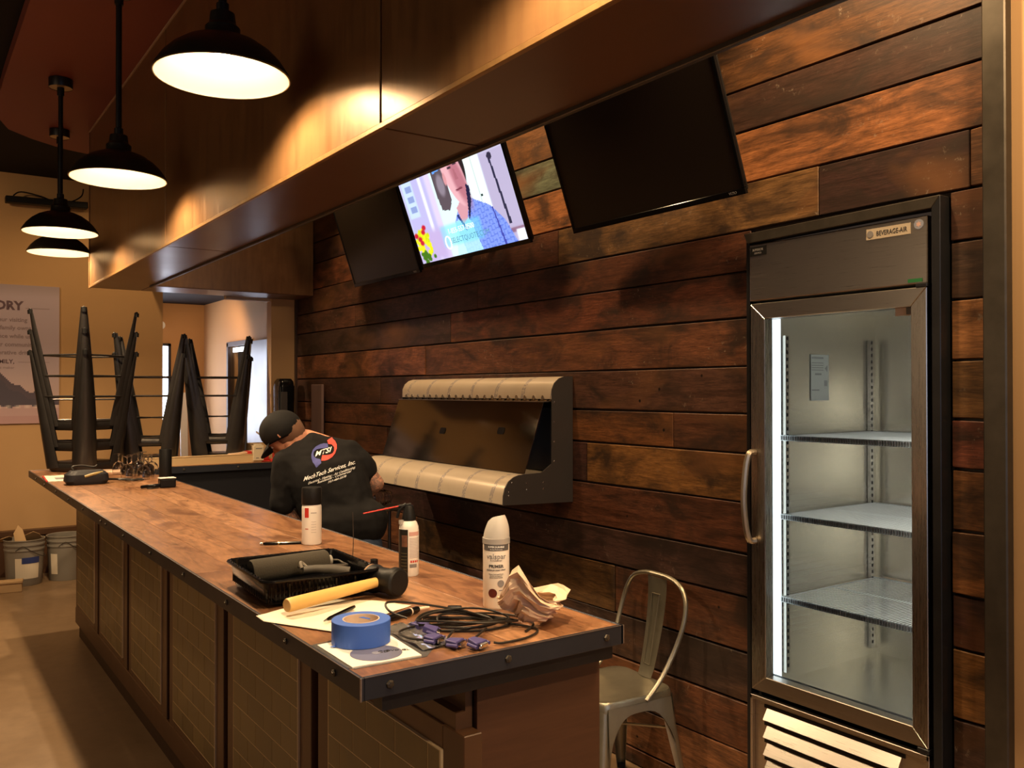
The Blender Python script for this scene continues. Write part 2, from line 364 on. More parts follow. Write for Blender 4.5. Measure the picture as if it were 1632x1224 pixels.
struct('ceiling_alcove',MB().box(SX1,XW+.03,-2.5,SYI,ZC,ZC+.06),M_DKW)
# ------------------------------------------------------------------ BAR COUNTER
T=1.07
M_TILE=None
t=NT('olive_glazed_tile'); n=t.noise(t.coord((1,1,1),rand=True),9,5,.6); oi=t.add('ObjectInfo')
t.B(Base_Color=t.mix(1.0,oi.outputs['Color'],t.ramp(n,[(.3,.75),(.65,1.15)]),'MULTIPLY'),Roughness=t.math('MULTIPLY_ADD',n,.3,.22)); M_TILE=t.m
M_GROUT=pm('pale_grout',(.60,.45,.26),.8,var=.2,scale=20)
M_FRAMEW=pm('bar_front_stained_wood',(.085,.040,.018),.42,var=.35,scale=7,stretch=(1,1,.2),bump=.08)
M_END=None
t=NT('bar_end_veneer'); v=t.coord((2,9,1.6),rand=True); n=t.noise(t.coord((2,2,26)),2.2,7,.6,1.2); n2=t.noise(t.coord((9,9,90)),3,4,.6)
t.B(Base_Color=t.mix(n,(.050,.021,.012),(.105,.046,.023)),Roughness=.42); t.bump(n2,.06,.0006); M_END=t.m
bar=thing('bar_counter','long main bar counter with worn wooden top, dark steel edge and olive tiled front','bar counter',(0.93,1.53,0))
ox,oy=.93,1.53
def L(mb): # shift world-built geometry into the bar's own frame
    mb.v=[(x-ox,y-oy,z) for x,y,z in mb.v]; return mb
Y0,Y1=1.485,6.60
# wooden top boards, laid along the bar
xs=[.700,.815,.925,1.055,1.165,1.330]
BT=[(.31,.150,.070),(.25,.117,.055),(.35,.178,.088),(.275,.13,.06),(.335,.16,.076)]
for k in range(5):
    cuts=[Y0+.004]+sorted(R.uniform(Y0+.7+j*1.5,Y0+1.6+j*1.5) for j in range(3))+[Y1]
    if k==1: cuts=[Y0+.004,1.56,3.2,4.9,Y1]
    for a,bb in zip(cuts[:-1],cuts[1:]):
        o=obj('board',L(MB().box(xs[k]+.0004,xs[k+1]-.0004,a+.0005,bb-.0005,T-.03,T-R.random()*.0004)),M_TOP,bar,bevel=.0008)
        cc=R.choice(BT); f=R.uniform(.9,1.1); o.color=(cc[0]*f,cc[1]*f,cc[2]*f,1)
# steel angle edging
mb=L(MB().box(.693,.700,Y0-.006,Y1+.004,T-.042,T+.0012).box(.700,1.336,Y0-.006,Y0+.003,T-.042,T+.0012).box(1.330,1.337,Y0-.006,6.33,T-.042,T+.0012).box(.700,1.336,Y1,Y1+.005,T-.042,T+.0012))
obj('steel_edging',mb,M_STEELB,bar,bevel=.0012)
obj('worn_corner',L(MB().box(.6915,.6945,Y0-.0075,Y0-.004,T-.042,T+.001).box(1.3355,1.338,Y0-.0075,Y0-.004,T-.04,T+.001).box(.70,1.33,Y0-.0068,Y0-.0058,T+.0002,T+.0016).box(.6922,.6935,Y0,Y1,T+.0002,T+.0016)),pm('bare_bright_steel',(.40,.36,.34),.35,.9,var=.4,scale=60),bar)
obj('sub_apron',L(MB().box(.745,1.32,Y0+.012,Y0+.05,T-.075,T-.03).box(.745,.765,Y0+.05,Y1-.05,T-.065,T-.03)),M_STEEL,bar)
def bolt(x,y,z,n,par,r=.0085):
    M=frame((x,y,z),Vector(n).orthogonal(),Vector(n).cross(Vector(n).orthogonal()))
    obj('bolt',MB().lathe([(r,-.001),(r,.002),(r*.8,.004),(r*.45,.0045),(r*.45,.006),(.0001,.0062)],6,M),M_RAW,par)
for x in (.752,1.021,1.287): bolt(x-ox,Y0-.006-oy,T-.020,(0,-1,0),bar)
for y in (1.60,1.862,2.29,2.708,3.133,3.571,3.918,4.028,4.479,4.907,5.343,5.8,6.2): bolt(.693-ox,y-oy,T-.02,(-1,0,0),bar,.0075)
# body
obj('end_panel',L(MB().box(.99,1.325,1.548,1.566,0.0,T-.075)),M_END,bar)
obj('back_panel',L(MB().box(1.305,1.325,1.566,6.33,0.0,T-.05)),M_DKW,bar)
obj('carcass',L(MB().box(.985,1.305,1.70,6.33,0.09,T-.05)),M_DKW,bar)
obj('toe_kick',L(MB().box(.955,.985,1.56,6.30,0,.10)),M_DKW,bar)
obj('lower_band',L(MB().box(.938,.985,1.53,6.345,.085,.185)),M_FRAMEW,bar,bevel=.003)
obj('top_rail',L(MB().box(.945,.985,1.56,6.345,.885,.93).box(.968,.985,1.56,6.345,.93,T-.04)),M_FRAMEW,bar)
for k in range(6):
    a=1.52+.81*k; bb=a+.76
    obj('stile',L(MB().box(.940,.985,a,a+.085,.185,.895)),M_FRAMEW,bar,bevel=.002)
    obj('stile',L(MB().box(.940,.985,bb-.085,bb,.185,.895)),M_FRAMEW,bar,bevel=.002)
    obj('grout_bed',L(MB().box(.9335,.985,a+.083,bb-.083,.226,.842)),M_GROUT,bar)
    [obj('rail',L(MB().box(.940,.985,a+.085,bb-.085,*zz_)),M_FRAMEW,bar,bevel=.002) for zz_ in ((.185,.226),(.842,.895))]
    h=.0765; tw=.153; lo,hi=a+.087,bb-.087
    for r in range(8):
        z0=.229+r*h
        off=(r%2)*tw/2
        y=hi+off
        while y>lo+.004:
            ya,yb=max(lo,y-tw),min(hi,y)
            if yb-ya>.012:
                q=obj('tile',L(MB().box(.9326,.9350,ya+.0018,yb-.0018,z0+.0018,z0+h-.0018)),M_TILE,bar)
                f=R.uniform(.82,1.15); q.color=(.14*f,.10*f,.038*f,1)
            y-=tw
# return counter across the back
ret=thing('return_counter','dark return counter joining the far end of the bar to the board wall','counter',(1.9,6.6,0))
def L2(mb): mb.v=[(x-1.9,y-6.6,z) for x,y,z in mb.v]; return mb
for j,(a,bb) in enumerate(((6.336,6.50),(6.50,6.68),(6.68,6.95))):
    o=obj('board',L2(MB().box(1.338,2.45 if j<2 else 2.36,a+.0005,bb-.0005,T-.03,T)),M_TOP,ret,bevel=.0008); o.color=(*BT[j],1)
obj('steel_edging',L2(MB().box(1.338,2.455,6.329,6.336,T-.045,T+.001)),M_STEELB,ret)
for x in (1.62,2.0,2.34): bolt(x-1.9,6.329-6.6,T-.022,(0,-1,0),ret,.009)
obj('front_panel',L2(MB().box(1.33,2.44,6.36,6.38,0,T-.045)),pm('black_cabinet_front',(.012,.013,.018),.5),ret)
obj('side_panel',L2(MB().box(2.42,2.44,6.38,6.68,0,T-.03).box(1.34,1.36,6.38,6.93,0,T-.03)),M_DKW,ret)
# ------------------------------------------------------------------ PENDANTS
M_BULB=pm('lamp_glow',(1,.9,.75),.3,emit=(1.0,.70,.38),es=PENDANT_E)
M_SHIN=pm('white_shade_lining',(.86,.82,.72),.45)
M_SHOUT=pm('dark_bronze_shade',(.03,.024,.018),.38,.5,var=.2)
PL=['pendant lamp nearest the camera, wide dark shade, its rod running out of the frame','second pendant lamp from the camera, dark barn shade on a long rod','third pendant lamp from the camera, with a round plate on the red ceiling panel','farthest pendant lamp, partly hidden by the third one and the soffit corner']
def pendant(x,y,z,ztop,label):
    p=thing('pendant_lamp',label,'pendant lamp',(x,y,z),group='barn shade pendants over the bar')
    outp=[(.200,.0),(.203,.003),(.202,.008),(.193,.022),(.176,.048),(.150,.075),(.115,.100),(.080,.115),(.056,.122),(.052,.128),(.052,.150),(.040,.163),(.036,.195),(.02,.20)]
    inp=[(r-.003,max(zz-.003,0.0006)) for r,zz in outp[:9]]+[(.001,.118)]
    obj('shade',MB().lathe(outp,48),M_SHOUT,p,smooth=True)
    obj('lining',MB().lathe([(.2,.0)]+inp,48),M_SHIN,p,smooth=True)
    obj('bulb',MB().sphere((0,0,.082),.024,16,10,(1,1,1.15)),M_BULB,p,smooth=True)
    l=bpy.data.lights.new('pendant_light','SPOT'); l.energy=PENDANT_W; l.color=(1,.70,.40); l.spot_size=math.radians(148); l.spot_blend=.45; l.shadow_soft_size=.018
    lo=bpy.data.objects.new('lamp',l); C.objects.link(lo); lo.parent=p; lo.location=(0,0,.050)
    obj('socket',MB().lathe([(.02,.085),(.02,.119)],16),M_SHIN,p)
    h=ztop-z
    obj('rod',MB().tube([(0,0,.19),(0,0,h-.02)],.0125,12),M_STEEL,p,smooth=True)
    obj('collar',MB().lathe([(.013,.19),(.019,.19),(.019,.225),(.013,.228)],16).lathe([(.013,h-.10),(.019,h-.10),(.019,h-.05),(.024,h-.05),(.024,h-.02)],16),M_STEEL,p,smooth=True)
    obj('ceiling_plate',MB().lathe([(.0001,h-.052),(.062,h-.052)],28),pm('brass_plate_face',(.45,.33,.16),.4,.5),p)
    obj('ceiling_rose',MB().lathe([(.062,h-.054),(.064,h-.05),(.064,h-.003),(.05,h-.0005)],28),M_STEEL,p,smooth=True)
PL+=['fifth pendant lamp, above the near end of the bar, outside the picture','sixth pendant lamp, behind the viewpoint, outside the picture']
for (x,y,z),lb in zip(((.80,2.69,2.555),(.785,4.17,2.535),(.752,5.655,2.515),(.893,6.765,2.553),(.815,1.21,2.565),(.82,-.27,2.57)),PL): pendant(x,y,z,ZC,lb)
# recessed spotlights in the alcove above the taps (hidden by the soffit from here)
for j,y in enumerate((1.75,3.45,5.1)):
    s=thing('spot_downlight','recessed downlight hidden above the board wall, number %s from the fridge end'%['first','second','third'][j],'downlight',(1.98,y,ZC),group='downlights in the alcove ceiling')
    obj('ring',MB().lathe([(.075,0),(.075,-.008),(.058,-.01),(.055,0)],24),M_WHITE,s,smooth=True)
    l=bpy.data.lights.new('downlight_lamp','SPOT'); l.energy=SPOT_W*4; l.color=(1,.66,.34); l.spot_size=math.radians(100); l.spot_blend=.6; l.shadow_soft_size=.05
    lo=bpy.data.objects.new('lamp',l); C.objects.link(lo); lo.parent=s; lo.location=(0,0,-.02); lo.rotation_euler=(0,math.radians(-24),0)
# ------------------------------------------------------------------ WALL TOWER WITH TAP HOLES
tw=thing('tap_tower','wall mounted stainless beer tap tower with film covered curved hood and drip tray','tap tower',(XW,3.19,1.08))
def L3(mb): mb.v=[(x-XW,y-3.19,z-1.08) for x,y,z in mb.v]; return mb
YA,YB=3.19,4.66
side=[(2.57,1.665),(2.52,1.664),(2.49,1.655),(2.465,1.635),(2.45,1.605),(2.449,1.56),(2.446,1.262),(2.387,1.225),(2.29,1.223),(2.262,1.221),(2.232,1.212),(2.205,1.195),(2.187,1.168),(2.178,1.135),(2.176,1.092),(2.57,1.08)]
for a,bb in ((YA,YA+.006),(YB-.006,YB)):
    q=obj('side_plate',L3(MB().prism(side,'y',a,bb)),M_GREY,tw)
    if a==YA:
        sc_=MB()
        for (px,pz) in ((2.452,1.545),(2.452,1.455),(2.452,1.365),(2.452,1.275),(2.215,1.19),(2.196,1.150),(2.197,1.132),(2.295,1.185),(2.295,1.155),(2.39,1.183),(2.39,1.153)):
            sc_.sphere((px+.008,YA-.001,pz),.0042,8,5,(1,.5,1))
        obj('rivets',L3(sc_),M_CHROME,q)['kind']='stuff'
# protective film with printed blue strokes
t=NT('cream_film'); tc=t.add('TexCoord'); sx=t.add('SeparateXYZ'); t.t.links.new(tc.outputs['Object'],sx.inputs[0])
ym=t.math('ADD',sx.outputs[1],t.math('MULTIPLY',sx.outputs[2],.22)); ph=t.math('FRACT',t.math('DIVIDE',ym,.232))
ln=t.math('MULTIPLY',t.math('GREATER_THAN',ph,.40),t.math('LESS_THAN',ph,.53))
sub=t.math('GREATER_THAN',t.math('SINE',t.math('MULTIPLY',ph,150.0)),-.1)
nz=t.noise(t.coord((30,60,130)),1,2,.5); dsh=t.math('GREATER_THAN',nz,.43)
msk=t.math('MULTIPLY',t.math('MULTIPLY',ln,sub),dsh)
nn=t.noise(t.coord((3,3,3)),3,3)
t.B(Base_Color=t.mix(t.math('MULTIPLY',msk,.75),t.mix(nn,(.55,.45,.33),(.64,.54,.42)),(.10,.11,.20)),Roughness=.32,Metallic=.25); M_FILM=t.m
hood=side[:6]; hood_in=[(2.562,1.655)]+[(x+.006,z-.004) for x,z in hood[1:]]
obj('hood',L3(MB().prism(hood+[(2.57,1.56)],'y',YA+.006,YB-.006)),M_FILM,tw,smooth=True,angle=50)
obj('tray_front',L3(MB().prism([(2.57,1.215),(2.29,1.219)]+[(x+.002,z-.002) for x,z in side[9:14]]+[(2.178,1.094),(2.57,1.083)],'y',YA+.006,YB-.006)),M_FILM,tw,smooth=True,angle=30)
obj('tap_rail',L3(MB().box(2.47,2.49,YA+.006,YB-.006,1.52,1.56)),M_MIR,tw)
A_=Vector((2.425,0,1.548)); B_=Vector((2.315,0,1.222)); dn=(B_-A_).normalized(); nn_=Vector((dn.z,0,-dn.x)); nn_=nn_ if nn_.x<0 else -nn_
pts=[(A_.x,A_.z),(B_.x,B_.z),(B_.x-nn_.x*.004,B_.z-nn_.z*.004),(A_.x-nn_.x*.004,A_.z-nn_.z*.004)]
sp_=obj('splash_panel',L3(MB().prism(pts,'y',YA+.035,YB-.01)),M_MIR,tw)
obj('rear_panel',L3(MB().box(2.50,2.505,YA+.006,YB-.006,1.22,1.56)),M_GREY,tw)
obj('panel_lip',L3(MB().box(2.422,2.47,YA+.02,YB-.01,1.546,1.549)),M_SS,tw)
for f_ in (.36,.72):   # two oblong cut-outs
    c=A_.lerp(B_,.50 if f_<.5 else .44); yy={.36:4.045,.72:3.50}[f_]
    M=frame((c.x+nn_.x*.0008,yy,c.z+nn_.z*.0008),(0,-1,0),-dn)
    pr_=[(.028*math.cos(a)+(.012 if math.cos(a)>0 else -.012),.017*(1 if math.sin(a)>0 else -1)*min(1,abs(math.sin(a))*1.5)) for a in [2*PI*k/20+.01 for k in range(20)]]
    obj('cut_out',L3(MB().prism([(x*.75,y) for x,y in pr_],'z',0,.001,M)),M_BLK,tw)
for k in range(20):   # tap shank stubs along the rail
    y=YA+.07+k*(YB-YA-.13)/19
    obj('tap_shank',L3(MB().lathe([(.0165,0),(.0165,.006),(.011,.006),(.011,.024),(.008,.024),(.008,.004)],14,frame((2.47,y,1.566),(0,1,0),(0,0,1))@Matrix.Scale(-1,4,(0,0,1)))),M_CHROME,tw,smooth=True)
# ------------------------------------------------------------------ TELEVISIONS
def paint(W,H,fn):
    me=bpy.data.meshes.new('picture'); xs_=np.linspace(0,1,W+1); ys_=np.linspace(0,1,H+1)
    X,Y=np.meshgrid(xs_,ys_); v=np.stack([X.ravel(),Y.ravel(),0*X.ravel()],1)
    i=np.arange(W*H); r=i//W; c=i%W; a=r*(W+1)+c
    f=np.stack([a,a+1,a+W+2,a+W+1],1)
    me.from_pydata(v.tolist(),[],f.tolist())
    cx=(c+.5)/W; cy=(r+.5)/H
    col=fn(cx,cy)   # sRGB 0..1
    col=np.clip(col,0,1); lin=np.where(col<=.04045,col/12.92,((col+.055)/1.055)**2.4)
    at=me.color_attributes.new('pic','FLOAT_COLOR','CORNER')
    q=np.ones((W*H,4,4),np.float32); q[:,:,:3]=lin[:,None,:]; at.data.foreach_set('color',q.ravel()); return me
def blend(col,m,c): m=np.clip(m,0,1)[:,None]; return col*(1-m)+np.array(c)[None,:]*m
def sstep(x,a,b): t_=np.clip((x-a)/(b-a),0,1); return t_*t_*(3-2*t_)
def ell(x,y,cx,cy,rx,ry,s=.08,rot=0):
    dx,dy=x-cx,y-cy; c_,s_=math.cos(rot),math.sin(rot); u=(dx*c_+dy*s_)/rx; v=(-dx*s_+dy*c_)/ry
    return 1-sstep(np.sqrt(u*u+v*v),1-s,1+s)
def rect(x,y,x0,x1,y0,y1,s=.004): return sstep(x,x0-s,x0+s)*(1-sstep(x,x1-s,x1+s))*sstep(y,y0-s,y0+s)*(1-sstep(y,y1-s,y1+s))
def poly(x,y,P,s=.004):
    ins=np.zeros(x.shape,bool); n=len(P)
    for i in range(n):
        (x0,y0),(x1,y1)=P[i],P[(i+1)%n]
        cnd=((y0>y)!=(y1>y))&(x<(x1-x0)*(y-y0)/((y1-y0) or 1e-9)+x0); ins^=cnd
    return ins.astype(float)
def tvpic(x,y):
    rs=np.random.RandomState(3)
    c=np.ones((len(x),3))*np.array([.80,.84,.92])
    c=blend(c,rect(x,y,0,.28,0,1,.03),(.74,.72,.90)); c=blend(c,rect(x,y,.02,.13,.45,1,.01),(.78,.86,.97))
    for k in range(5): c=blend(c,rect(x,y,.05,.115,.50+k*.10,.56+k*.10,.006),(.55,.62,.82))
    c=blend(c,rect(x,y,.20,.23,0,1,.01),(.93,.93,1.0)); c=blend(c,rect(x,y,.27,.33,.0,1,.02),(.86,.80,.93))
    c=blend(c,rect(x,y,0,.3,0,.30,.05),(.76,.68,.86))
    c=blend(c,rect(x,y,.33,.72,0,1,.02),(.86,.97,.97))
    # dark framed picture on the far wall
    c=blend(c,poly(x,y,[(.345,.97),(.47,1),(.47,.50),(.43,.42),(.36,.44),(.345,.6)]),(.36,.31,.34))
    c=blend(c,poly(x,y,[(.365,.95),(.45,.97),(.45,.80),(.365,.78)]),(.40,.62,.92)); c=blend(c,ell(x,y,.41,.66,.035,.10,.3),(.55,.50,.55))
    # cupboard doors on the right
    c=blend(c,rect(x,y,.66,.80,.1,1,.01),(.93,.98,.97)); c=blend(c,rect(x,y,.80,1,0,1,.01),(.72,.68,.80)); c=blend(c,rect(x,y,.80,1,.80,1,.02),(.84,.84,.93))
    c=blend(c,rect(x,y,.725,.730,.2,1,.002),(.62,.70,.68)); c=blend(c,ell(x,y,.74,.46,.008,.014),(.12,.2,.2))
    c=blend(c,poly(x,y,[(.87,.74),(.885,.74),(.915,.16),(.895,.16)]),(.18,.18,.28)); c=blend(c,ell(x,y,.885,.75,.02,.03),(.2,.18,.26)); c=blend(c,rect(x,y,.83,1,.08,.12,.01),(.55,.40,.50))
    c=blend(c,rect(x,y,.93,1,.0,.10,.01),(.93,.95,1))
    # shirt
    c=blend(c,poly(x,y,[(.47,0),(.44,.30),(.50,.40),(.60,.50),(.78,.36),(.87,.20),(.92,0)]),(.50,.60,.93))
    sh=poly(x,y,[(.47,0),(.44,.30),(.50,.40),(.60,.50),(.78,.36),(.87,.20),(.92,0)])
    gr=((np.mod(x*1.0+y*.1,.028)<.004)|(np.mod(y-.25*x,.045)<.007)).astype(float)*sh
    c=blend(c,gr*.55,(.28,.38,.78)); c=blend(c,poly(x,y,[(.38,0),(.44,.30),(.52,.34),(.58,.30),(.62,0)])*.75,(.74,.96,1.0))
    c=blend(c,poly(x,y,[(.79,.34),(.80,.34),(.83,0),(.815,0)]),(.25,.28,.66))
    # head and neck
    c=blend(c,poly(x,y,[(.49,.42),(.62,.55),(.60,.40),(.56,.30),(.51,.26)]),(.83,.60,.64))
    c=blend(c,ell(x,y,.555,.84,.105,.30,.04,.10),(.16,.12,.13)); 
    c=blend(c,ell(x,y,.545,.74,.088,.33,.05,.14),(.90,.68,.71)); c=blend(c,ell(x,y,.585,.66,.05,.25,.4,.14),(.72,.45,.50))
    c=blend(c,ell(x,y,.462,.70,.014,.06,.2),(.84,.58,.60))
    c=blend(c,ell(x,y,.53,.78,.018,.012,.3),(.25,.18,.22)); c=blend(c,ell(x,y,.585,.80,.018,.012,.3),(.25,.18,.22)); c=blend(c,ell(x,y,.53,.815,.026,.010,.3),(.42,.26,.28)); c=blend(c,ell(x,y,.59,.835,.024,.010,.3),(.42,.26,.28))
    c=blend(c,poly(x,y,[(.555,.76),(.57,.76),(.585,.66),(.555,.655)])*.5,(.62,.36,.40)); c=blend(c,ell(x,y,.565,.575,.034,.009,.3,.15),(.45,.20,.26))
    c=blend(c,poly(x,y,[(.63,.60),(.655,.57),(.64,.45),(.585,.30),(.57,.28),(.60,.42)]),(.12,.12,.25)); c=blend(c,ell(x,y,.545,.22,.008,.012),(.15,.2,.45)); c=blend(c,poly(x,y,[(.47,.36),(.49,.36),(.535,.22),(.525,.2)]),(.15,.2,.45))
    c=blend(c,rect(x,y,.28,.66,.10,.30,.02)*.55,(.45,.85,.95))
    # flowers
    for k in range(70):
        a=rs.rand()*6.28; r=rs.rand()**.5; fx,fy=.075+.075*r*math.cos(a),.19+.15*r*math.sin(a)
        c=blend(c,ell(x,y,fx,fy,.014,.022,.3),[(.98,.95,.10),(.90,.92,.12),(.80,.85,.08)][k%3])
    for fx,fy in ((.02,.28),(.05,.24),(.12,.34),(.10,.30),(.06,.20)): c=blend(c,ell(x,y,fx,fy,.02,.025,.3),(.78,.10,.20))
    for k in range(30): c=blend(c,ell(x,y,.07+rs.randn()*.03,.05+rs.randn()*.03,.014,.02,.3),(.25,.45,.08))
    return c
tme=paint(176,100,tvpic)
t=NT('lit_screen'); at=t.add('VertexColor',layer_name='pic'); t.B(Base_Color=(0,0,0,1),Roughness=.3,Emission_Color=at.outputs[0],Emission_Strength=1.25); tme.materials.append(t.m)
def tv(yr,yl,xb,zb,h,tilt,label,on=False):
    """yr/yl: right and left ends (as seen), bottom edge at xb,zb, leaning forward at the top"""
    w_=yl-yr
    root=thing('television',label,'television',(xb,(yr+yl)/2,zb),group='wall mounted flat televisions',rot=(0,0,0))
    ta=math.radians(tilt); F=frame((0,w_/2,0),(0,-1,0),(-math.sin(ta),0,math.cos(ta)))   # x to the right as seen, y up the panel, z out of the screen
    bz=.014
    obj('back_shell',MB().box(0.01,w_-.01,.01,h-.01,-.035,-.006,F).box(w_*.25,w_*.75,h*.2,h*.75,-.065,-.035,F),M_BLKM,root,bevel=.006)
    fr=MB().box(0,w_,0,.022,-.012,.003,F).box(0,w_,h-bz,h,-.012,.003,F).box(0,bz,.022,h-bz,-.012,.003,F).box(w_-bz,w_,.022,h-bz,-.012,.003,F)
    obj('bezel',fr,M_GLOSS,root,bevel=.0015)
    if on:
        me=tme; me.transform(F@Matrix.Translation((bz,.022,0.0))@Matrix.Diagonal((w_-2*bz,h-bz-.022,1,1))); so=bpy.data.objects.new('screen',me); C.objects.link(so); so.parent=root
        E_=F@Matrix.Translation((bz,.022,.0012))
        text('caption_text','1-855-557-0500',M_TVT1,.040,E_@Matrix.Translation((.46*w_,.22*h,0)),root,ext=.0002)
        text('caption_text','SELECTQUOTE.COM',M_TVT2,.040,E_@Matrix.Translation((.52*w_,.135*h,0)),root,ext=.0002)
        obj('caption_ring',MB().tube([(.030*math.cos(a),.038*math.sin(a),0) for a in [2*PI*k/24 for k in range(24)]],.004,6,closed=True) if False else ring_mb(E_@Matrix.Translation((.315*w_,.13*h,0))),M_TVT1,so)
    else:
        obj('screen',MB().box(bz,w_-bz,.022,h-bz,-.004,0,F),M_SCREEN,root)
        text('maker_mark','VIZIO',M_TEXTG,.014,F@Matrix.Translation((w_-.055,.011,.0035)),root)
    # tilting bracket back to the wall
    cb=F@Vector((w_/2,h*.5,-.06)); zz=cb.z
    obj('bracket_arm',MB().box(cb.x-.005,XW-xb+.0,-.10,-.07,zz-.03,zz+.03).box(cb.x-.005,XW-xb,.07,.10,zz-.03,zz+.03),M_STEEL,root)
    obj('wall_plate',MB().box(XW-xb-.012,XW-xb,-.20,.20,zz-.11,zz+.11),M_STEEL,root)
    return root
def ring_mb(M):
    mb=MB(); return mb.tube([M@Vector((.026*math.cos(a),.034*math.sin(a),.001)) for a in [2*PI*k/24 for k in range(24)]],.0035,6,closed=True)
M_TVT1=pm('caption_white',(.9,1,1),.4,emit=(.85,1,1),es=1.1); M_TVT2=pm('caption_blue',(.1,.3,.4),.4,emit=(.10,.30,.40),es=1.0)
tv(3.33,4.372,2.435,2.297,.60,20.5,'middle television, switched on, showing a man in a blue shirt',True)
tv(2.045,3.005,2.43,2.290,.56,20,'right television, switched off, closest to the glass door fridge')
tv(4.44,5.33,2.455,2.281,.54,18,'left television, switched off, farthest back on the board wall')
# ------------------------------------------------------------------ FRIDGE
fr=thing('glass_door_fridge','tall stainless glass door fridge set into the board wall, lit inside','fridge',(2.54,1.78,0))
FX=2.54
def L4(mb): mb.v=[(x-2.54,y-1.78,z) for x,y,z in mb.v]; return mb
def box4(*a): return L4(MB().box(*a))
YR,YL=1.440,2.122
# steel surround fixed to the wall
su=thing('fridge_surround','blackened steel angle frame around the fridge opening','frame',(2.56,1.78,0))
def L5(mb): mb.v=[(x-2.56,y-1.78,z) for x,y,z in mb.v]; return mb
def miter(y0,z0,y1,z1,w_,kind):
    pass
obj('head_strip',L5(MB().prism([(1.400,2.180),(2.140,2.170),(2.124,2.134),(1.428,2.145)],'x',2.525,2.575)),M_RAW,su,bevel=.002)
obj('side_strip',L5(MB().prism([(1.400,2.180),(1.428,2.145),(1.428,0),(1.400,0)],'x',2.525,2.59)),M_STEEL,su,bevel=.002)
obj('side_strip',L5(MB().prism([(2.140,2.170),(2.124,2.134),(2.124,0),(2.142,0)],'x',2.54,2.59)),M_STEEL,su,bevel=.002)
# cabinet shell
BX=3.25
obj('outer_shell',L4(MB().box(2.575,BX+.06,YR-.004,YR+.02,.10,2.10).box(2.575,BX+.06,YL-.02,YL,.10,2.10).box(BX+.04,BX+.06,YR,YL,.1,2.1).box(2.60,BX+.06,YR,YL,2.06,2.10).box(2.60,BX+.04,YR,YL,.10,.12)),M_GREY,fr)
obj('header_panel',box4(2.535,2.60,YR+.004,YL-.002,1.922,2.128),M_SS,fr,bevel=.004,bseg=2)
# door frame with mitred corners, glass
ya,yb,za,zb=1.446,2.112,.520,1.912; ga,gb,gza,gzb=1.497,2.049,.575,1.856
def dpart(p): return L4(MB().prism(p,'x',2.53,2.575))
dr=obj('door_frame',dpart([(ya,za),(yb,za),(gb,gza),(ga,gza)]),M_SS,fr,bevel=.002)
obj('door_rail',dpart([(ya,zb),(yb,zb),(gb,gzb),(ga,gzb)]),M_SS,fr,bevel=.002)
obj('door_stile',dpart([(ya,za),(ya,zb),(ga,gzb),(ga,gza)]),M_SSV,fr,bevel=.002)
obj('door_stile',dpart([(yb,za),(yb,zb),(gb,gzb),(gb,gza)]),M_SSV,fr,bevel=.002)
obj('door_gasket',L4(MB().box(2.575,2.590,ya,ga,za,zb).box(2.575,2.590,2.082,yb,za,zb).box(2.575,2.59,ya,yb,za,gza).box(2.575,2.59,ya,yb,gzb,zb)),M_BLKM,fr)
t=NT('door_glass'); t.B(Base_Color=(.97,.99,.98,1),Roughness=0.02,Transmission_Weight=1.0,IOR=1.12,Specular_IOR_Level=.3); M_GL=t.m
obj('door_glass',box4(2.556,2.560,ga-.004,gb+.004,gza-.004,gzb+.004),M_GL,fr)
obj('hinge',box4(2.525,2.56,YR+.002,YR+.04,1.911,1.923),M_STEEL,fr,bevel=.002)
obj('hinge',box4(2.525,2.56,YR+.002,YR+.04,.505,.520),M_STEEL,fr,bevel=.002)
# handle: bowed bar
hy=2.094
hp=[(2.530,hy,1.375),(2.505,hy+.004,1.372),(2.492,hy+.008,1.33),(2.484,hy+.010,1.26),(2.482,hy+.011,1.21),(2.484,hy+.010,1.16),(2.492,hy+.008,1.10),(2.505,hy+.004,1.060),(2.530,hy,1.057)]
hm=MB().tube(hp,.0115,8,smooth=4)
obj('handle',L4(hm),pm('brushed_handle',(.55,.47,.36),.35,.9),fr,smooth=True)
# interior liner
y0,y1,z0,z1=1.468,2.075,.535,1.895
ii=MB().box(2.578,BX,y1,y1+.01,z0,z1).box(2.60,BX,y0-.01,y0,z0,z1).box(BX,BX+.01,y0-.01,y1+.01,z0,z1).box(2.60,BX+.01,y0-.01,y1+.01,z1,z1+.01).box(2.60,BX+.01,y0-.01,y1+.01,z0-.01,z0)
obj('liner',L4(ii),M_SSI,fr)
obj('liner_rim',L4(MB().box(2.59,2.604,y0-.025,y0,z0-.015,z1+.015).box(2.59,2.604,y1+.0,y1+.04,z0-.015,z1+.015).box(2.59,2.604,y0-.02,y1+.04,z1,z1+.02).box(2.59,2.604,y0-.02,y1+.04,z0-.02,z0)),M_WHITE,fr)
# ribbed side lining
rb=MB()
for k in range(56):
    z=z0+.02+k*.024
    if z<z1-.36: rb.box(2.66,BX-.05,y1-.0015,y1,z,z+.009)
q=obj('ribs',L4(rb),M_SSI,fr); q['kind']='stuff'
obj('light_strip',box4(2.580,2.640,y1-.010,y1-.001,z0+.01,z1-.03),pm('fridge_tube',(.9,.95,1),.3,emit=(.80,.93,1.0),es=1.6),fr)
obj('light_strip',box4(2.598,2.616,y0+.001,y0+.012,z0+.05,z1-.25),pm('fridge_tube_bright',(.9,.95,1),.3,emit=(1.0,.98,.90),es=70),fr)
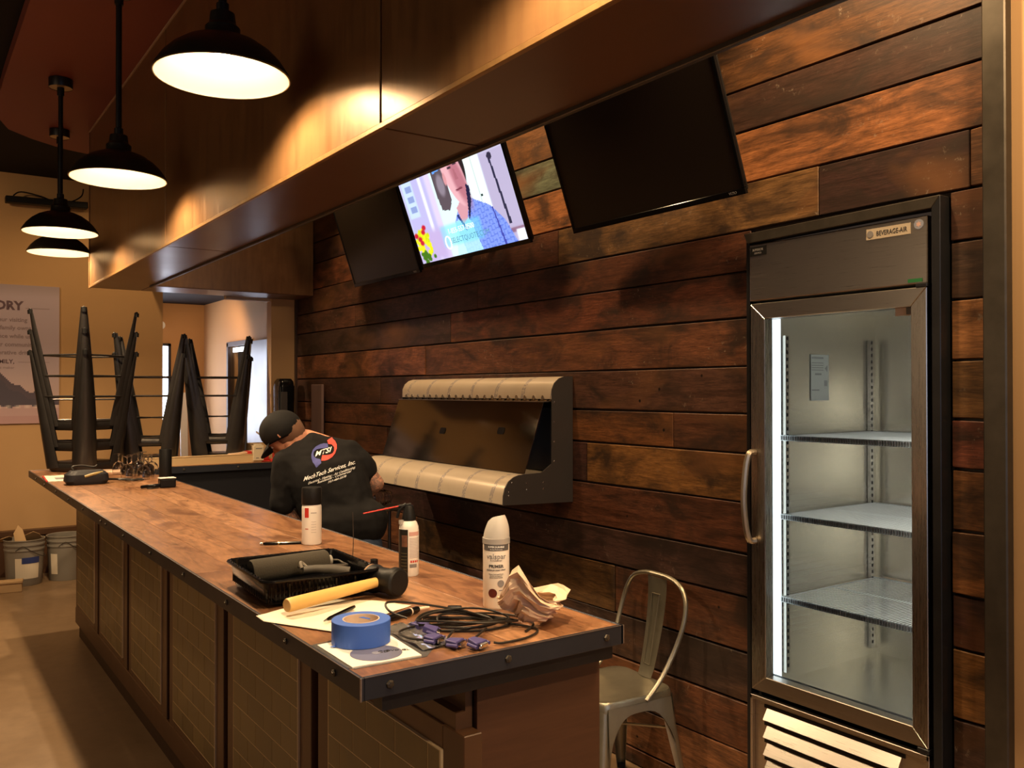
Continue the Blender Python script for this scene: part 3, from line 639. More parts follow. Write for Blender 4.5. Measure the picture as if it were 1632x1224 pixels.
# slotted standards
for (x,y) in ((2.67,y1-.004),(BX-.05,y1-.004),(2.67,y0+.004),(BX-.05,y0+.004)):
    s_=1 if y>1.8 else -1
    st=obj('shelf_standard',L4(MB().box(x-.011,x+.011,min(y,y-s_*.012),max(y,y-s_*.012),z0+.03,1.80)),M_CHROME,fr)
    sl=MB()
    for k in range(48): sl.box(x-.004,x+.004,y-s_*.0125-.0003,y-s_*.0125+.0003,z0+.05+k*.0255,z0+.062+k*.0255)
    obj('slots',L4(sl),M_BLKM,st)['kind']='stuff'
# wire shelves
M_WIRE=pm('white_coated_wire',(.85,.87,.85),.35)
for zs in (1.432,1.145,.845):
    s=obj('shelf',L4(MB().tube([(2.635,y0+.015,zs),(BX-.03,y0+.015,zs),(BX-.03,y1-.015,zs),(2.635,y1-.015,zs)],.0035,6,closed=True).box(2.632,2.637,y0+.012,y1-.012,zs-.016,zs+.004).tube([(2.95,y0+.015,zs-.005),(2.95,y1-.015,zs-.005)],.0035,6)),M_WIRE,fr)
    wr=MB()
    for k in range(46):
        y=y0+.022+k*(y1-y0-.044)/45; wr.tube([(2.635,y,zs),(BX-.03,y,zs)],.0015,4)
    obj('wires',L4(wr),M_WIRE,s)['kind']='stuff'
    ed=MB()
    for k in range(60):
        y=y0+.02+k*(y1-y0-.04)/59; ed.box(2.6305,2.632,y-.0022,y+.0022,zs-.013,zs+.001)
    obj('edge_teeth',L4(ed),M_GREY,s)['kind']='stuff'
    for (x,y) in ((2.67,y1-.02),(2.67,y0+.02)): obj('shelf_clip',box4(x-.02,x+.012,y-.010,y+.010,zs-.018,zs-.003),M_CHROME,fr)
# lower grille with louvre slots
gl=MB()
yl,yr_=2.068,1.530
zz=.498; z_=[.500]
gp=obj('grille_panel',L4(MB().box(2.548,2.552,YR+.004,YL-.002,.12,.500).box(2.53,2.548,YL-.012,YL-.002,.12,.5).box(2.53,2.548,YR+.004,YR+.014,.12,.5).box(2.53,2.552,YR+.004,YL-.002,.484,.5)),M_SS,fr,bevel=.002)
for k in range(5):
    z=.455-k*.062
    obj('louvre',L4(MB().prism([(2.5475,z+.008),(2.5475,z-.030),(2.522,z-.030)],'y',yr_+.012,yl-.012)),M_SS,fr)
    obj('louvre_slot',box4(2.5455,2.5478,yr_,yl,z+.006,z+.018),M_BLK,fr)
# badges and stickers
def badge(name,y,z,w_,h,mat,par=fr,x=2.5335,rot=0):
    return obj(name,box4(x-.0012,x,y-w_/2,y+w_/2,z-h/2,z+h/2),mat,par)
pl=badge('name_plate',1.572,2.096,.150,.034,pm('brushed_plate',(.52,.44,.33),.5,.2))
text('name_plate_text','BEVERAGE-AIR',M_TEXT,.0215,frame((2.5318-2.54,1.560-1.78,2.095),(0,-1,0),(0,0,1)),fr,bold=0,sx=.74)
obj('name_plate_seal',L4(MB().lathe([(.0001,.0016),(.011,.0016),(.011,0)],20,frame((2.5324,1.633,2.096),(0,-1,0),(0,0,1)))),M_TEXTG,fr)
obj('round_badge',L4(MB().lathe([(.0001,.0016),(.015,.0016),(.015,0)],24,frame((2.535,1.472,2.104),(0,-1,0),(0,0,1)))),pm('blue_silver_badge',(.30,.33,.42),.4,.3),fr)
obj('badge_star',L4(MB().prism([((.010 if k%2==0 else .005)*math.sin(PI*k/6),(.010 if k%2==0 else .005)*math.cos(PI*k/6)) for k in range(12)],'z',.0016,.002,frame((2.535,1.472,2.104),(0,-1,0),(0,0,1)))),pm('badge_pink',(.55,.35,.30),.5),fr)
badge('black_sticker',2.079,2.102,.072,.034,M_BLKM); text('sticker_text','SUPERIOR',M_TEXTG,.0125,frame((2.5318-2.54,2.08-1.78,2.106),(0,-1,0),(0,0,1)),fr,sx=.85); text('sticker_text','SERVICE',M_TEXTG,.009,frame((2.5318-2.54,2.08-1.78,2.094),(0,-1,0),(0,0,1)),fr)
badge('green_sticker',1.484,1.934,.046,.011,pm('green_sticker',(.02,.16,.05),.5))
badge('door_sticker',1.531,1.846,.062,.030,pm('pink_white_label',(.70,.55,.45),.6),x=2.5555)
obj('grey_square',box4(2.5535,2.5542,1.504,1.525,1.834,1.856),M_TEXTG,fr)
# data sheet stuck inside on the left wall of the fridge
dsx=2.88
lab=obj('data_sheet',box4(dsx-.055,dsx+.055,y1-.004,y1-.003,1.56,1.735),pm('grey_white_sheet',(.75,.78,.74),.5),fr)
db=MB()
def dk(x0,x1,za_,zb_): db.box(x0,x1,y1-.0052,y1-.0041,za_,zb_)
dk(dsx-.05,dsx+.02,1.719,1.726)
for k in range(4): dk(dsx-.05,dsx+.02,1.702-k*.009,1.7045-k*.009)
dk(dsx-.03,dsx+.008,1.657,1.664)
dk(dsx+.026,dsx+.044,1.615,1.637)
dk(dsx-.05,dsx-.005,1.598,1.602)
db.prism([(dsx+.045,1.695),(dsx+.045,1.67),(dsx+.030,1.682)],'y',y1-.0052,y1-.0041)
obj('sheet_print',L4(db),pm('sheet_grey_print',(.36,.37,.36),.6),lab)
# ------------------------------------------------------------------ METAL CHAIR
M_GALV=pm('galvanised_worn_metal',(.36,.33,.25),.33,.85,var=.35,scale=7,rvar=.12)
ch=thing('metal_chair','worn galvanised metal cafe chair standing against the board wall','chair',(2.285,2.60,0),math.radians(-4))
# local: +x is the rear of the chair, seat 0.45 high
def rsq(hx,hy,r,z,n=6,cx=0):
    pts=[]
    for sx_,sy_,a0 in ((1,1,0),(-1,1,PI/2),(-1,-1,PI),(1,-1,3*PI/2)):
        for k in range(n+1):
            a=a0+PI/2*k/n; pts.append((cx+sx_*(hx-r)+r*math.cos(a),sy_*(hy-r)+r*math.sin(a),z))
    return pts
seat=MB().loft([rsq(.183,.178,.06,.405),rsq(.183,.178,.06,.442),rsq(.178,.173,.06,.451),rsq(.165,.160,.055,.451),rsq(.13,.13,.05,.443),rsq(.05,.05,.03,.440)],cap=True)
obj('seat',seat,M_GALV,ch,smooth=True,angle=50)
hoop=[(.03,-.178,.432),(.10,-.180,.50),(.165,-.185,.60),(.205,-.192,.70),(.225,-.180,.775),(.233,-.145,.825),(.238,-.08,.848),(.240,0,.852),(.238,.08,.848),(.233,.145,.825),(.225,.180,.775),(.205,.192,.70),(.165,.185,.60),(.10,.180,.50),(.03,.178,.432)]
obj('back_hoop',MB().tube(hoop,.0095,10,smooth=4),M_GALV,ch,smooth=True)
sp=[]
for k in range(13):
    f_=k/12; z=.452+f_*.388; x=.172+.064*math.sin(f_*PI/2); wv=.040+.018*f_
    if k==0: x-=.006
    sp.append([(x,-wv,z),(x-.004,-wv*.5,z),(x-.006,0,z),(x-.004,wv*.5,z),(x,wv,z),(x+.002,wv,z),(x-.001,0,z),(x+.002,-wv,z)])
spl=obj('back_splat',MB().loft(sp),M_GALV,ch,smooth=True)
rc=[]
for a,b in ((-.018,.50),(-.022,.775),(.022,.775),(.018,.50)):
    f_=(b-.452)/.388; rc.append((.172+.064*math.sin(f_*PI/2)-.0065,a,b))
obj('splat_rib',MB().tube([Vector(rc[0]).lerp(Vector(rc[1]),k/6) for k in range(7)]+[Vector(rc[2]).lerp(Vector(rc[3]),k/6) for k in range(7)],.0022,6,closed=True),M_GALV,spl,smooth=True)
def channel(mb,p0,p1,w0,w1,n0):
    """open sheet channel leg from top p0 (width w0) to foot p1 (width w1), outward corner direction n0"""
    p0,p1,n0=Vector(p0),Vector(p1),Vector(n0).normalized(); d=(p1-p0).normalized()
    s_=d.cross(n0).normalized(); o_=s_.cross(d).normalized(); o_=o_ if o_.dot(n0)>0 else -o_
    prof=[(-1,-.62),(-.8,-.1),(-.42,.22),(0,.32),(.42,.22),(.8,-.1),(1,-.62),(.93,-.64),(.74,-.16),(.38,.14),(0,.23),(-.38,.14),(-.74,-.16),(-.93,-.64)]
    rg=[]
    for f_ in (0,.25,.5,.75,1):
        c_=p0.lerp(p1,f_); w_=w0+(w1-w0)*(f_**1.25)
        rg.append([c_+s_*a*w_/2+o_*b*w_/2 for a,b in prof])
    return mb.loft(rg)
for sx_,sy_ in ((1,1),(1,-1),(-1,1),(-1,-1)):
    ft=(sx_*.215,sy_*.210,0)
    l=obj('leg',channel(MB(),(sx_*.155,sy_*.150,.425),ft,.085,.034,(sx_,sy_,0)),M_GALV,ch,smooth=True)
    obj('rubber_foot',MB().lathe([(.016,0),(.018,.003),(.018,.02),(.001,.022)],12,Matrix.Translation(ft)),M_BLKM,l)
# arched aprons on the four sides
for k in range(4):
    a=k*PI/2; Rz=Matrix.Rotation(a,4,'Z'); o1=[];i1=[]
    for q in range(15):
        f_=q/14; s_=-.150+.30*f_; arch=.395-.14*(abs(2*f_-1)**3.2)
        o1.append((.181,s_,.428)); i1.append((.181+.02*(abs(2*f_-1)**3),s_*1.06,arch))
    th=[(x-.003,y,z) for x,y,z in o1]; ti=[(x-.003,y,z) for x,y,z in i1]
    mb=MB(); n=15
    vs=[Rz@Vector(p) for p in o1+i1+th+ti]; fs=[]
    for q in range(14): fs+=[(q,q+1,n+q+1,n+q),(2*n+q,3*n+q,3*n+q+1,2*n+q+1),(n+q,n+q+1,3*n+q+1,3*n+q)]
    mb.add(vs,fs); obj('arched_apron',mb,M_GALV,ch,smooth=True)
obj('cross_brace',MB().tube([(-.17,-.17,.30),(.17,.17,.30)],.006,6).tube([(-.17,.17,.30),(.17,-.17,.30)],.006,6),M_GALV,ch)
# crumpled clear film bag on the floor beside the chair
def crumple(seed,rx,ry,rz,n=3,amp=.35):
    rr=random.Random(seed); bm=bmesh.new(); bmesh.ops.create_icosphere(bm,subdivisions=n,radius=1)
    from mathutils import noise as N
    for v in bm.verts:
        d=v.co.normalized(); s_=1+amp*N.noise(d*2.3+Vector((seed,0,0)))+amp*.5*N.noise(d*6+Vector((0,seed,0)))
        v.co=Vector((d.x*rx*s_,d.y*ry*s_,max(d.z*rz*s_,-rz*.55)))
    mb=MB(); mb.add([v.co[:] for v in bm.verts],[[v.index for v in f.verts] for f in bm.faces]); bm.free(); return mb
t=NT('clear_film'); t.B(Base_Color=(.75,.72,.68,1),Roughness=.15,Transmission_Weight=.55,IOR=1.2); M_CLEAR=t.m
o=obj('crumpled_film',crumple(5,.10,.09,.09),M_CLEAR); tag(o,'crumpled clear plastic film lying on the floor by the chair','plastic film'); o.location=(2.33,2.90,.05)
# ------------------------------------------------------------------ STACKED BAR STOOLS
M_GUN=pm('gunmetal_stool_paint',(.050,.045,.042),.36,.7,var=.35,scale=6,rvar=.1)
HS=.79
def stool_at(loc,rz,label,first=None):
    if first is not None: return dup(first,loc,rz,label,'upturned gunmetal bar stools stacked on the bar')
    # built upside down: seat at z=0, feet up
    s=thing('bar_stool',label,'bar stool',loc,rz,'upturned gunmetal bar stools stacked on the bar')
    seat=MB().loft([rsq(.150,.150,.05,.062),rsq(.160,.160,.05,.050),rsq(.160,.160,.05,.010),rsq(.152,.152,.05,0),rsq(.05,.05,.02,.0),])
    seat.loft([rsq(.158,.158,.05,.062),rsq(.150,.150,.05,.012),rsq(.05,.05,.02,.010)],cap=False)
    obj('seat',seat,M_GUN,s,smooth=True,angle=50)
    for sx_,sy_ in ((1,1),(1,-1),(-1,1),(-1,-1)):
        l=obj('leg',channel(MB(),(sx_*.140,sy_*.140,.02),(sx_*.226,sy_*.226,HS),.150,.036,(sx_,sy_,.0)),M_GUN,s,smooth=True)
        obj('foot_cap',MB().tube([(sx_*.225,sy_*.225,HS-.03),(sx_*.2262,sy_*.2262,HS-.004)],.016,10).sphere((sx_*.2262,sy_*.2262,HS-.003),.009,8,5),M_BLKM,l)
    zf=HS-.30; q=.140+(.086)*(zf-.02)/(HS-.02)
    for k in range(4):
        M=Matrix.Rotation(k*PI/2,4,'Z')
        obj('foot_rail',MB().tube([M@Vector((q,-q,zf)),M@Vector((q,-q*.8,zf)),M@Vector((q,q*.8,zf)),M@Vector((q,q,zf))],[.0065]*4,6),M_GUN,s)
    for sg in (1,-1): obj('cross_brace',MB().tube([(-.17,-.17*sg,.20),(.17,.17*sg,.20)],.005,6),M_GUN,s)
    return s
names=['bottom','middle','topmost']
f0=None
def stack(x,y,rz,n,where):
    global f0
    for k in range(n):
        nm='bottom' if k==0 else ('topmost' if k==n-1 else 'middle')
        lb='upturned dark bar stool, %s of the %s'%(nm,where)
        o=stool_at((x,y,T+.002+k*.135),rz+R.uniform(-.02,.02),lb,f0)
        if f0 is None: f0=o
stack(1.000,6.42,math.radians(45-9.0),3,'stack of three at the bar far end')
stack(1.475,6.66,math.radians(-14),2,'pair right beside the stack of three')
stack(1.955,6.66,math.radians(-20),2,'pair nearest the far doorway')
# ------------------------------------------------------------------ SPRAY CANS
def can(name,loc,rz,label,bodyh,r,body,cap=None,capm=None,cat='spray can'):
    c=thing(name,label,cat,loc,rz)
    prof=[(.001,0),(r*.9,0),(r*.97,.002),(r,.006),(r,bodyh-.012),(r*.99,bodyh-.006),(r*.93,bodyh)]
    return c,prof
WH=pm('can_white',(.82,.80,.76),.35,var=.03)
RD=pm('can_red',(.50,.03,.02),.4)
# black capped paint can
c,pr_=can('spray_can',(1.164,2.88,T),0,'white spray can with a tall black cap and red label block',.137,.0335,WH)
obj('body',MB().lathe(pr_+[(.030,.139)],36),WH,c,smooth=True)
obj('cap',MB().lathe([(.0335,.138),(.0345,.140),(.0340,.192),(.0325,.196),(.001,.196)],36),M_BLKM,c,smooth=True)
def onC(r,ang,z): # frame on a cylinder facing outward at world angle ang
    o=Vector((math.cos(ang)*r,math.sin(ang)*r,z)); return frame(o,(-math.sin(ang),math.cos(ang),0),(0,0,1))
def patch(name,r,a0,a1,z0,z1,mat,par,n=8):
    rg=[]
    for k in range(n+1):
        a=a0+(a1-a0)*k/n; rg.append([(math.cos(a)*rr,math.sin(a)*rr,z) for rr,z in ((r,z0),(r+.0004,z0),(r+.0004,z1),(r,z1))])
    return obj(name,MB().loft(rg),mat,par)
def curved_text(s_,r,a,z,size,mat,par,bold=0,sx=1):
    o=text('print',s_,mat,size,Matrix.Identity(4),par,bold=bold,sx=sx)
    for v in o.data.vertices:
        x,y,zz=v.co; ang=a+x/r; rr=r+.0005+zz; v.co=(math.cos(ang)*rr,math.sin(ang)*rr,z+y)
    return o
def camang(x,y): return math.atan2(-y,-x)
a=camang(1.164,2.88)
patch('red_block',.0336,a-.75,a-.30,.095,.128,RD,c); patch('print_block',.0336,a-.7,a-.35,.055,.058,pm('red_print',(.45,.12,.10),.5),c); patch('print_block',.0336,a-.1,a+.5,.110,.112,M_TEXTG,c)
for k in range(5): patch('print_line',.0336,a-.05,a+.45,.080-k*.009,.0815-k*.009,pm('pale_grey_print',(.45,.43,.42),.5),c)
# slim canned air duster with red straw
c,_=can('air_duster_can',(1.197,2.235,T),0,'air duster can with black trigger cap and a red straw',.15,.0285,WH)
r=.0285
obj('body',MB().lathe([(.001,0),(r*.92,0),(r,.004),(r,.128),(r*.96,.140),(r*.80,.152),(r*.62,.158)],36),WH,c,smooth=True)
a=camang(1.197,2.235)
patch('dark_label',r+.0002,a-1.75,a-.10,.0,.134,pm('duster_dark_label',(.02,.018,.015),.4),c,16)
patch('label_picture',r+.0006,a-.75,a-.15,.085,.118,pm('duster_rusty_picture',(.16,.07,.04),.5,var=.8,scale=90),c)
for k in range(7): patch('label_print',r+.0006,a-.85,a-.2,.012+k*.009,.0135+k*.009,pm('olive_print',(.10,.085,.04),.5),c)
patch('pink_panel',r+.0002,a+.02,a+1.2,.116,.127,pm('pink_panel',(.62,.36,.33),.5),c)
for k in range(14): patch('label_print',r+.0002,a+.05,a+1.15,.108-k*.0042,.1095-k*.0042,pm('faint_print',(.42,.36,.38),.5),c)
for k in range(4): patch('hazard_mark',r+.0003,a+.15+k*.23,a+.30+k*.23,.040,.046,RD,c,2)
patch('barcode',r+.0003,a+.08,a+.85,.026,.036,M_TEXTG,c)
obj('cap',MB().lathe([(r*.66,.157),(r*.72,.159),(r*.70,.166),(r*.50,.195),(r*.42,.200),(.001,.201)],28),M_BLKM,c,smooth=True)
d=Vector((-.9,.30,0)).normalized()
obj('trigger',MB().tube([(d.x*.008,d.y*.008,.203),(d.x*.026,d.y*.026,.190),(d.x*.034,d.y*.034,.165)],[.006,.004],8,smooth=3).tube([(d.x*-.006,d.y*-.006,.203),(d.x*.030,d.y*.030,.199)],.004,8),M_BLKM,c,smooth=True)
obj('straw',MB().tube([(d.x*.028,d.y*.028,.199),(-.122,.045,.181)],.0019,8),pm('red_straw',(.65,.03,.02),.35),c)
obj('safety_tab',MB().box(-.0305,-.020,-.006,.004,.148,.160),M_CLEAR,c)
# primer can
c,_=can('primer_can',(1.197,1.785,T),0,'tall white primer spray can with grey sculpted cap, beside the crumpled paper','',.033,WH) if False else (thing('primer_can','tall white primer spray can with grey sculpted cap, beside the crumpled paper','spray can',(1.197,1.785,T)),0)
r=.0325; a=camang(1.197,1.785)
obj('body',MB().lathe([(.001,0),(r*.93,0),(r,.005),(r,.168)],40),pm('primer_can_white',(.84,.78,.70),.4),c,smooth=True)
GR=pm('primer_grey_cap',(.52,.49,.45),.42)
# cap: tapers and is cut by an S sweep towards one side
rg=[]; n=40
for j in range(13):
    f_=j/12; ring=[]
    for k in range(n):
        an=2*PI*k/n; rel=math.cos(an-(a+.9)) # high side to the right
        top=.222+.004*rel-(.016*max(0,-rel)**1.5)
        z=.166+(top-.166)*f_; q=(z-.166)/.056
        rr=r*(1.0-.10*q-.34*q**2.6-.05*max(0,-rel)*q)
        off=.006*q
        ring.append((math.cos(an)*rr+math.cos(a+.9)*off,math.sin(an)*rr+math.sin(a+.9)*off,z))
    rg.append(ring)
rg.append([(x*.86+.14*0,y*.86,z-.003) for x,y,z in rg[-1]]); rg.append([(x*.5,y*.5,z-.008) for x,y,z in rg[-1]])
obj('cap',MB().loft(rg),GR,c,smooth=True,angle=60)
obj('cap_ring',MB().lathe([(r,.156),(r+.0012,.157),(r+.0012,.170),(r-.001,.171)],40),pm('primer_mid_grey',(.33,.31,.29),.45),c,smooth=True)
patch('dark_band',r+.0002,a-1.1,a+1.1,.142,.156,pm('dark_grey_band',(.09,.085,.085),.5),c,14)
curved_text('SUPER DURABLE',r,a,.151,.0055,M_TEXTW,c,bold=.0001); curved_text('For Best Performance',r,a,.1450,.0034,M_TEXTW,c)
curved_text('valspar',r,a+.02,.128,.0185,M_TEXTG,c,sx=.95)
curved_text('PRIMER',r,a,.1045,.0098,M_TEXT,c,bold=.0002,sx=1.15); curved_text('MULTI-PURPOSE PAINT',r,a,.1185,.0028,M_TEXTG,c); curved_text('MAXIMUM COAT SPRAY',r,a,.0955,.0045,M_TEXTG,c,bold=.0001)
for k,s_ in enumerate(('Primes, Seals and Covers','Interior and Exterior','Quick Drying Formula')): curved_text(s_,r,a,.086-k*.0042,.0036,M_TEXTG,c)
def dot(r,ang,z,rad,mat,name='colour_dot'):
    vs=[];n=24
    cc=[(math.cos(ang)*(r+.0008),math.sin(ang)*(r+.0008),z)]
    for k in range(n):
        q=2*PI*k/n; an=ang+rad*math.cos(q)/r; cc.append((math.cos(an)*(r+.0008),math.sin(an)*(r+.0008),z+rad*math.sin(q)))
    obj(name,MB().add(cc,[(0,1+k,1+(k+1)%n) for k in range(n)]),mat,c)
dot(r,a-.27,.040,.0108,pm('maroon_dot',(.085,.012,.008),.45)); dot(r,a+.35,.063,.0085,pm('grey_dot',(.22,.21,.22),.4))
patch('print_line',r,a+.2,a+.75,.0455,.0475,M_TEXTG,c)
# small black screw cap standing behind the tray
o=obj('black_screw_cap',MB().lathe([(.001,0),(.0125,0),(.0125,.004),(.0115,.006),(.0115,.024),(.010,.026),(.001,.026)],20),M_BLK,smooth=True,bevel=0); tag(o,'small black screw cap standing between the tray and the air duster','cap'); o.location=(1.160,2.385,T)
o=obj('upright_wire',MB().tube([(0,0,.001),(.004,.002,.05),(.001,.0,.145)],.0013,6,smooth=4).tube([(0.012,0,.001),(0,0.012,.001),(-.012,0,.001),(0,-.012,.001)],.0011,6,closed=True,smooth=4),M_RAW); tag(o,'thin bare wire standing upright behind the paint tray','wire'); o.location=(1.170,2.56,T)
# pen on the bar
pn=thing('pen','black and gold ballpoint pen lying behind the paint tray','pen',(1.073,2.923,T+.0055),math.atan2(-.053,.118))
obj('barrel',MB().tube([(-.062,0,0),(-.055,0,0),(.03,0,0),(.066,0,0)],[.0035,.0052,.0052,.0048],10),M_GLOSS,pn,smooth=True)
obj('tip',MB().tube([(-.072,0,0),(-.064,0,0)],[.0045,.0050],10),pm('silver_pen_end',(.75,.72,.65),.2,.9),pn,smooth=True)
obj('clip',MB().box(-.055,-.015,-.001,.001,.0052,.0075),M_CHROME,pn); obj('band',MB().tube([(-.012,0,0),(-.008,0,0)],.0055,10),pm('gold_band',(.6,.42,.15),.25,.9),pn)
# ------------------------------------------------------------------ PAINT TRAY AND ROLLER
tr=thing('paint_tray','black plastic paint tray holding a roller, on the near part of the bar','paint tray',(.870,2.222,T),math.radians(-2))
def rr_(hx,hy,r_,z,cx=0,cy=0,n=5): return [(x+cx,y+cy,z) for x,y,z in rsq(hx,hy,r_,z,n)]
HX,HY=.153,.172
ext=[rr_(HX*.86,HY*.80,.02,.004,0,.018),rr_(HX*.88,HY*.86,.02,.008,0,.01),rr_(HX*.955,HY*.95,.025,.062),rr_(HX,HY,.03,.066),rr_(HX,HY,.03,.071),rr_(HX*.95,HY*.95,.025,.071),rr_(HX*.93,HY*.93,.022,.060),rr_(HX*.87,HY*.86,.02,.012,0,.006)]
obj('shell',MB().loft(ext),M_GLOSS,tr,smooth=True,angle=40)
rbm=MB()
for k in range(26):
    x=-HX*.85+k*HX*1.7/25
    for s_ in (1,-1): rbm.box(x-.0008,x+.0008,s_*HY*.905-.002,s_*HY*.905+.002,.016,.055)
for k in range(22):
    y=-HY*.85+k*HY*1.7/21
    for s_ in (1,-1): rbm.box(s_*HX*.905-.002,s_*HX*.905+.002,y-.0008,y+.0008,.016,.055)
q=obj('wall_ribs',rbm,M_GLOSS,tr); q['kind']='stuff'
q=obj('rim_studs',(lambda mb:[mb.sphere((math.cos(0)*0+x,y,.0715),.003,6,4) for x,y in [(-HX*.97,-HY*.9+k*HY*1.8/13) for k in range(14)]+[(HX*.97,-HY*.9+k*HY*1.8/13) for k in range(14)]+[(-HX*.9+k*HX*1.8/13,HY*.97) for k in range(14)]] and mb)(MB()),M_GLOSS,tr); q['kind']='stuff'
obj('rim_bead',MB().tube([Vector(p) for p in rr_(HX,HY,.03,.069)],.0042,8,closed=True),M_GLOSS,tr,smooth=True)
obj('ramp',MB().prism([(-HY*.84,.055),(-HY*.80,.058),(HY*.2,.014),(HY*.84,.012),(HY*.84,.009),(-HY*.84,.009)],'x',-HX*.86,HX*.86),M_GLOSS,tr)
obj('front_ribs',MB().box(-.09,-.086,-HY*.955-.002,-HY*.95,.012,.06).box(-.04,-.036,-HY*.955-.002,-HY*.95,.012,.06).box(.03,.034,-HY*.955-.002,-HY*.95,.012,.06).box(.08,.084,-HY*.955-.002,-HY*.95,.012,.06),M_GLOSS,tr)
ro=thing('paint_roller','grey nap paint roller with wire frame lying in the black tray','paint roller',(.870,2.222,T),math.radians(-2))
M_NAP=pm('grey_roller_nap',(.045,.038,.026),.95,bump=.5,bscale=220)
A0=Vector((-.122,.045,.056)); B0=Vector((.092,.062,.060))
obj('roller_sleeve',MB().tube([A0,A0.lerp(B0,.02),A0.lerp(B0,.98),B0],[.028,.031,.031,.028],24),M_NAP,ro,smooth=True,angle=50)
obj('sleeve_end',MB().tube([B0,B0+(B0-A0).normalized()*.014],.014,16),pm('grey_core',(.28,.26,.22),.6),ro,smooth=True)
obj('wire_frame',MB().tube([B0+(B0-A0).normalized()*.012,(.125,.062,.058),(.128,.03,.055),(.120,-.015,.057),(.06,-.022,.060),(.03,-.024,.062)],.0032,8,smooth=4),M_RAW,ro,smooth=True)
obj('handle',MB().tube([(-.01,-.045,.060),(.01,-.048,.062),(.05,-.060,.060),(.085,-.078,.055),(.10,-.09,.050)],[.008,.0095,.011,.0135,.015],12,smooth=4) if False else MB().tube([(-.012,-.046,.064),(.02,-.05,.064),(.06,-.062,.060),(.10,-.085,.053)],[.009,.011,.0135,.014],12),pm('olive_handle',(.05,.042,.03),.6),ro,smooth=True)
obj('frame_arm',MB().tube([(.12,-.012,.058),(.02,-.022,.066),(-.02,-.030,.070)],.0036,8),M_RAW,ro,smooth=True)
obj('handle_loop',MB().tube([(-.012,-.036,.066),(-.010,-.020,.078),(-.002,-.012,.075),(.004,-.03,.066)],.0045,8,smooth=3),pm('dull_handle_end',(.16,.14,.11),.6),ro,smooth=True)
# ------------------------------------------------------------------ RUBBER MALLET
ml=thing('rubber_mallet','rubber mallet, black head and yellow wooden handle, resting across the paper','mallet',(1.025,2.045,T))
hc=Vector((0,0,.040)); hd=Vector((.040,-.125,.002)).normalized()
hb=hc-hd*.054; he=hc+hd*.054
obj('head',MB().tube([hb,hb+hd*.006,hb+hd*.02,hc-hd*.018,hc+hd*.018,he-hd*.02,he-hd*.005,he],[.031,.036,.0375,.032,.032,.0375,.036,.031],32),M_BLKM,ml,smooth=True,angle=35)
h0=Vector((.0,.0,.040))+Vector((-.005,0,0)); h1=Vector((.735-1.025,1.968-2.045,.031))
dd=(h1-h0).normalized()
obj('handle',MB().tube([h0+dd*.022,h0+dd*.06,h0+dd*.16,h1-dd*.04,h1-dd*.004,h1],[.0125,.0135,.0150,.0165,.0165,.0150],20),pm('pale_hickory',(.74,.46,.14),.4,var=.15,scale=4,stretch=(1,4,4)),ml,smooth=True,angle=40)
obj('handle_end_grain',MB().tube([h1,h1+dd*.0008],[.0150,.0145],20),pm('hickory_end',(.50,.29,.10),.6),ml)
obj('cream_band',MB().tube([hb+hd*.006-hd*.001,hb+hd*.010],.0368,28),pm('tan_band',(.30,.17,.09),.6),ml)
# ------------------------------------------------------------------ PAPER, TAPE, DISC, MARKERS
def sheet(name,P,z,curl,mat,label,cat,th=.0006,n=14):
    """bilinear sheet with small undulations: P = four corners"""
    a,b,c_,d=[Vector((*p,0)) for p in P]; bm=MB(); vs=[]
    for j in range(n+1):
        for i in range(n+1):
            u,v=i/n,j/n; p=(a*(1-u)+b*u)*(1-v)+(d*(1-u)+c_*u)*v
            vs.append((p.x,p.y,z+curl(u,v)))
    k=n+1
    bm.add(vs,[(j*k+i,j*k+i+1,(j+1)*k+i+1,(j+1)*k+i) for j in range(n) for i in range(n)])
    o=obj(name,bm,mat,smooth=True,solid=th); tag(o,label,cat); return o
sheet('paper_sheet',[(.668,1.985),(.780,1.785),(1.032,1.912),(.90,2.085)],T+.0015,lambda u,v:.010*max(0,(.10-u)/.10)*(1-v)+.0025*math.sin(u*7+v*4)*math.sin(v*5)**2+.002,pm('cream_sheet',(.88,.80,.64),.65),'creased cream paper sheet under the mallet handle','paper',n=20)
tp=thing('masking_tape','roll of blue masking tape lying on the disc sleeve','tape roll',(.792,1.690,T+.004))
obj('tape',MB().lathe([(.0385,.0008),(.060,.0),(.0610,.001),(.0612,.047),(.060,.048),(.0385,.0475)],56),pm('blue_tape',(.045,.13,.52),.55,var=.06,scale=30,stretch=(1,1,.2)),tp,smooth=True,angle=40)
obj('core',MB().lathe([(.0385,.0),(.0385,.0482),(.0365,.0482),(.0365,.0),(.0385,.0)],48),pm('tape_core',(.62,.48,.38),.7),tp,smooth=True)
obj('tape_flap',MB().prism([(-.018,0),(.0,.016),(.012,.004),(.004,-.008)],'z',.0,.0008,Matrix.Translation((.012,.0,.046))@Matrix.Rotation(.25,4,'Y')),bpy.data.materials['blue_tape'],tp)
obj('tape_tail',MB().prism([(-.062,-.012),(-.0605,.0),(-.072,-.004)],'z',.0,.0006,Matrix.Translation((0,0,.001))),bpy.data.materials['blue_tape'],tp)
cds=thing('disc_sleeve','white paper disc sleeve in a clear bag under the blue tape','disc sleeve',(.795,1.635,T))
S4=[(.708,1.722),(.706,1.545),(.852,1.538),(.868,1.735)]
obj('sleeve',MB().prism([(x-.795,y-1.635) for x,y in S4],'z',.0005,.003),pm('sleeve_white',(.88,.84,.76),.5),cds)
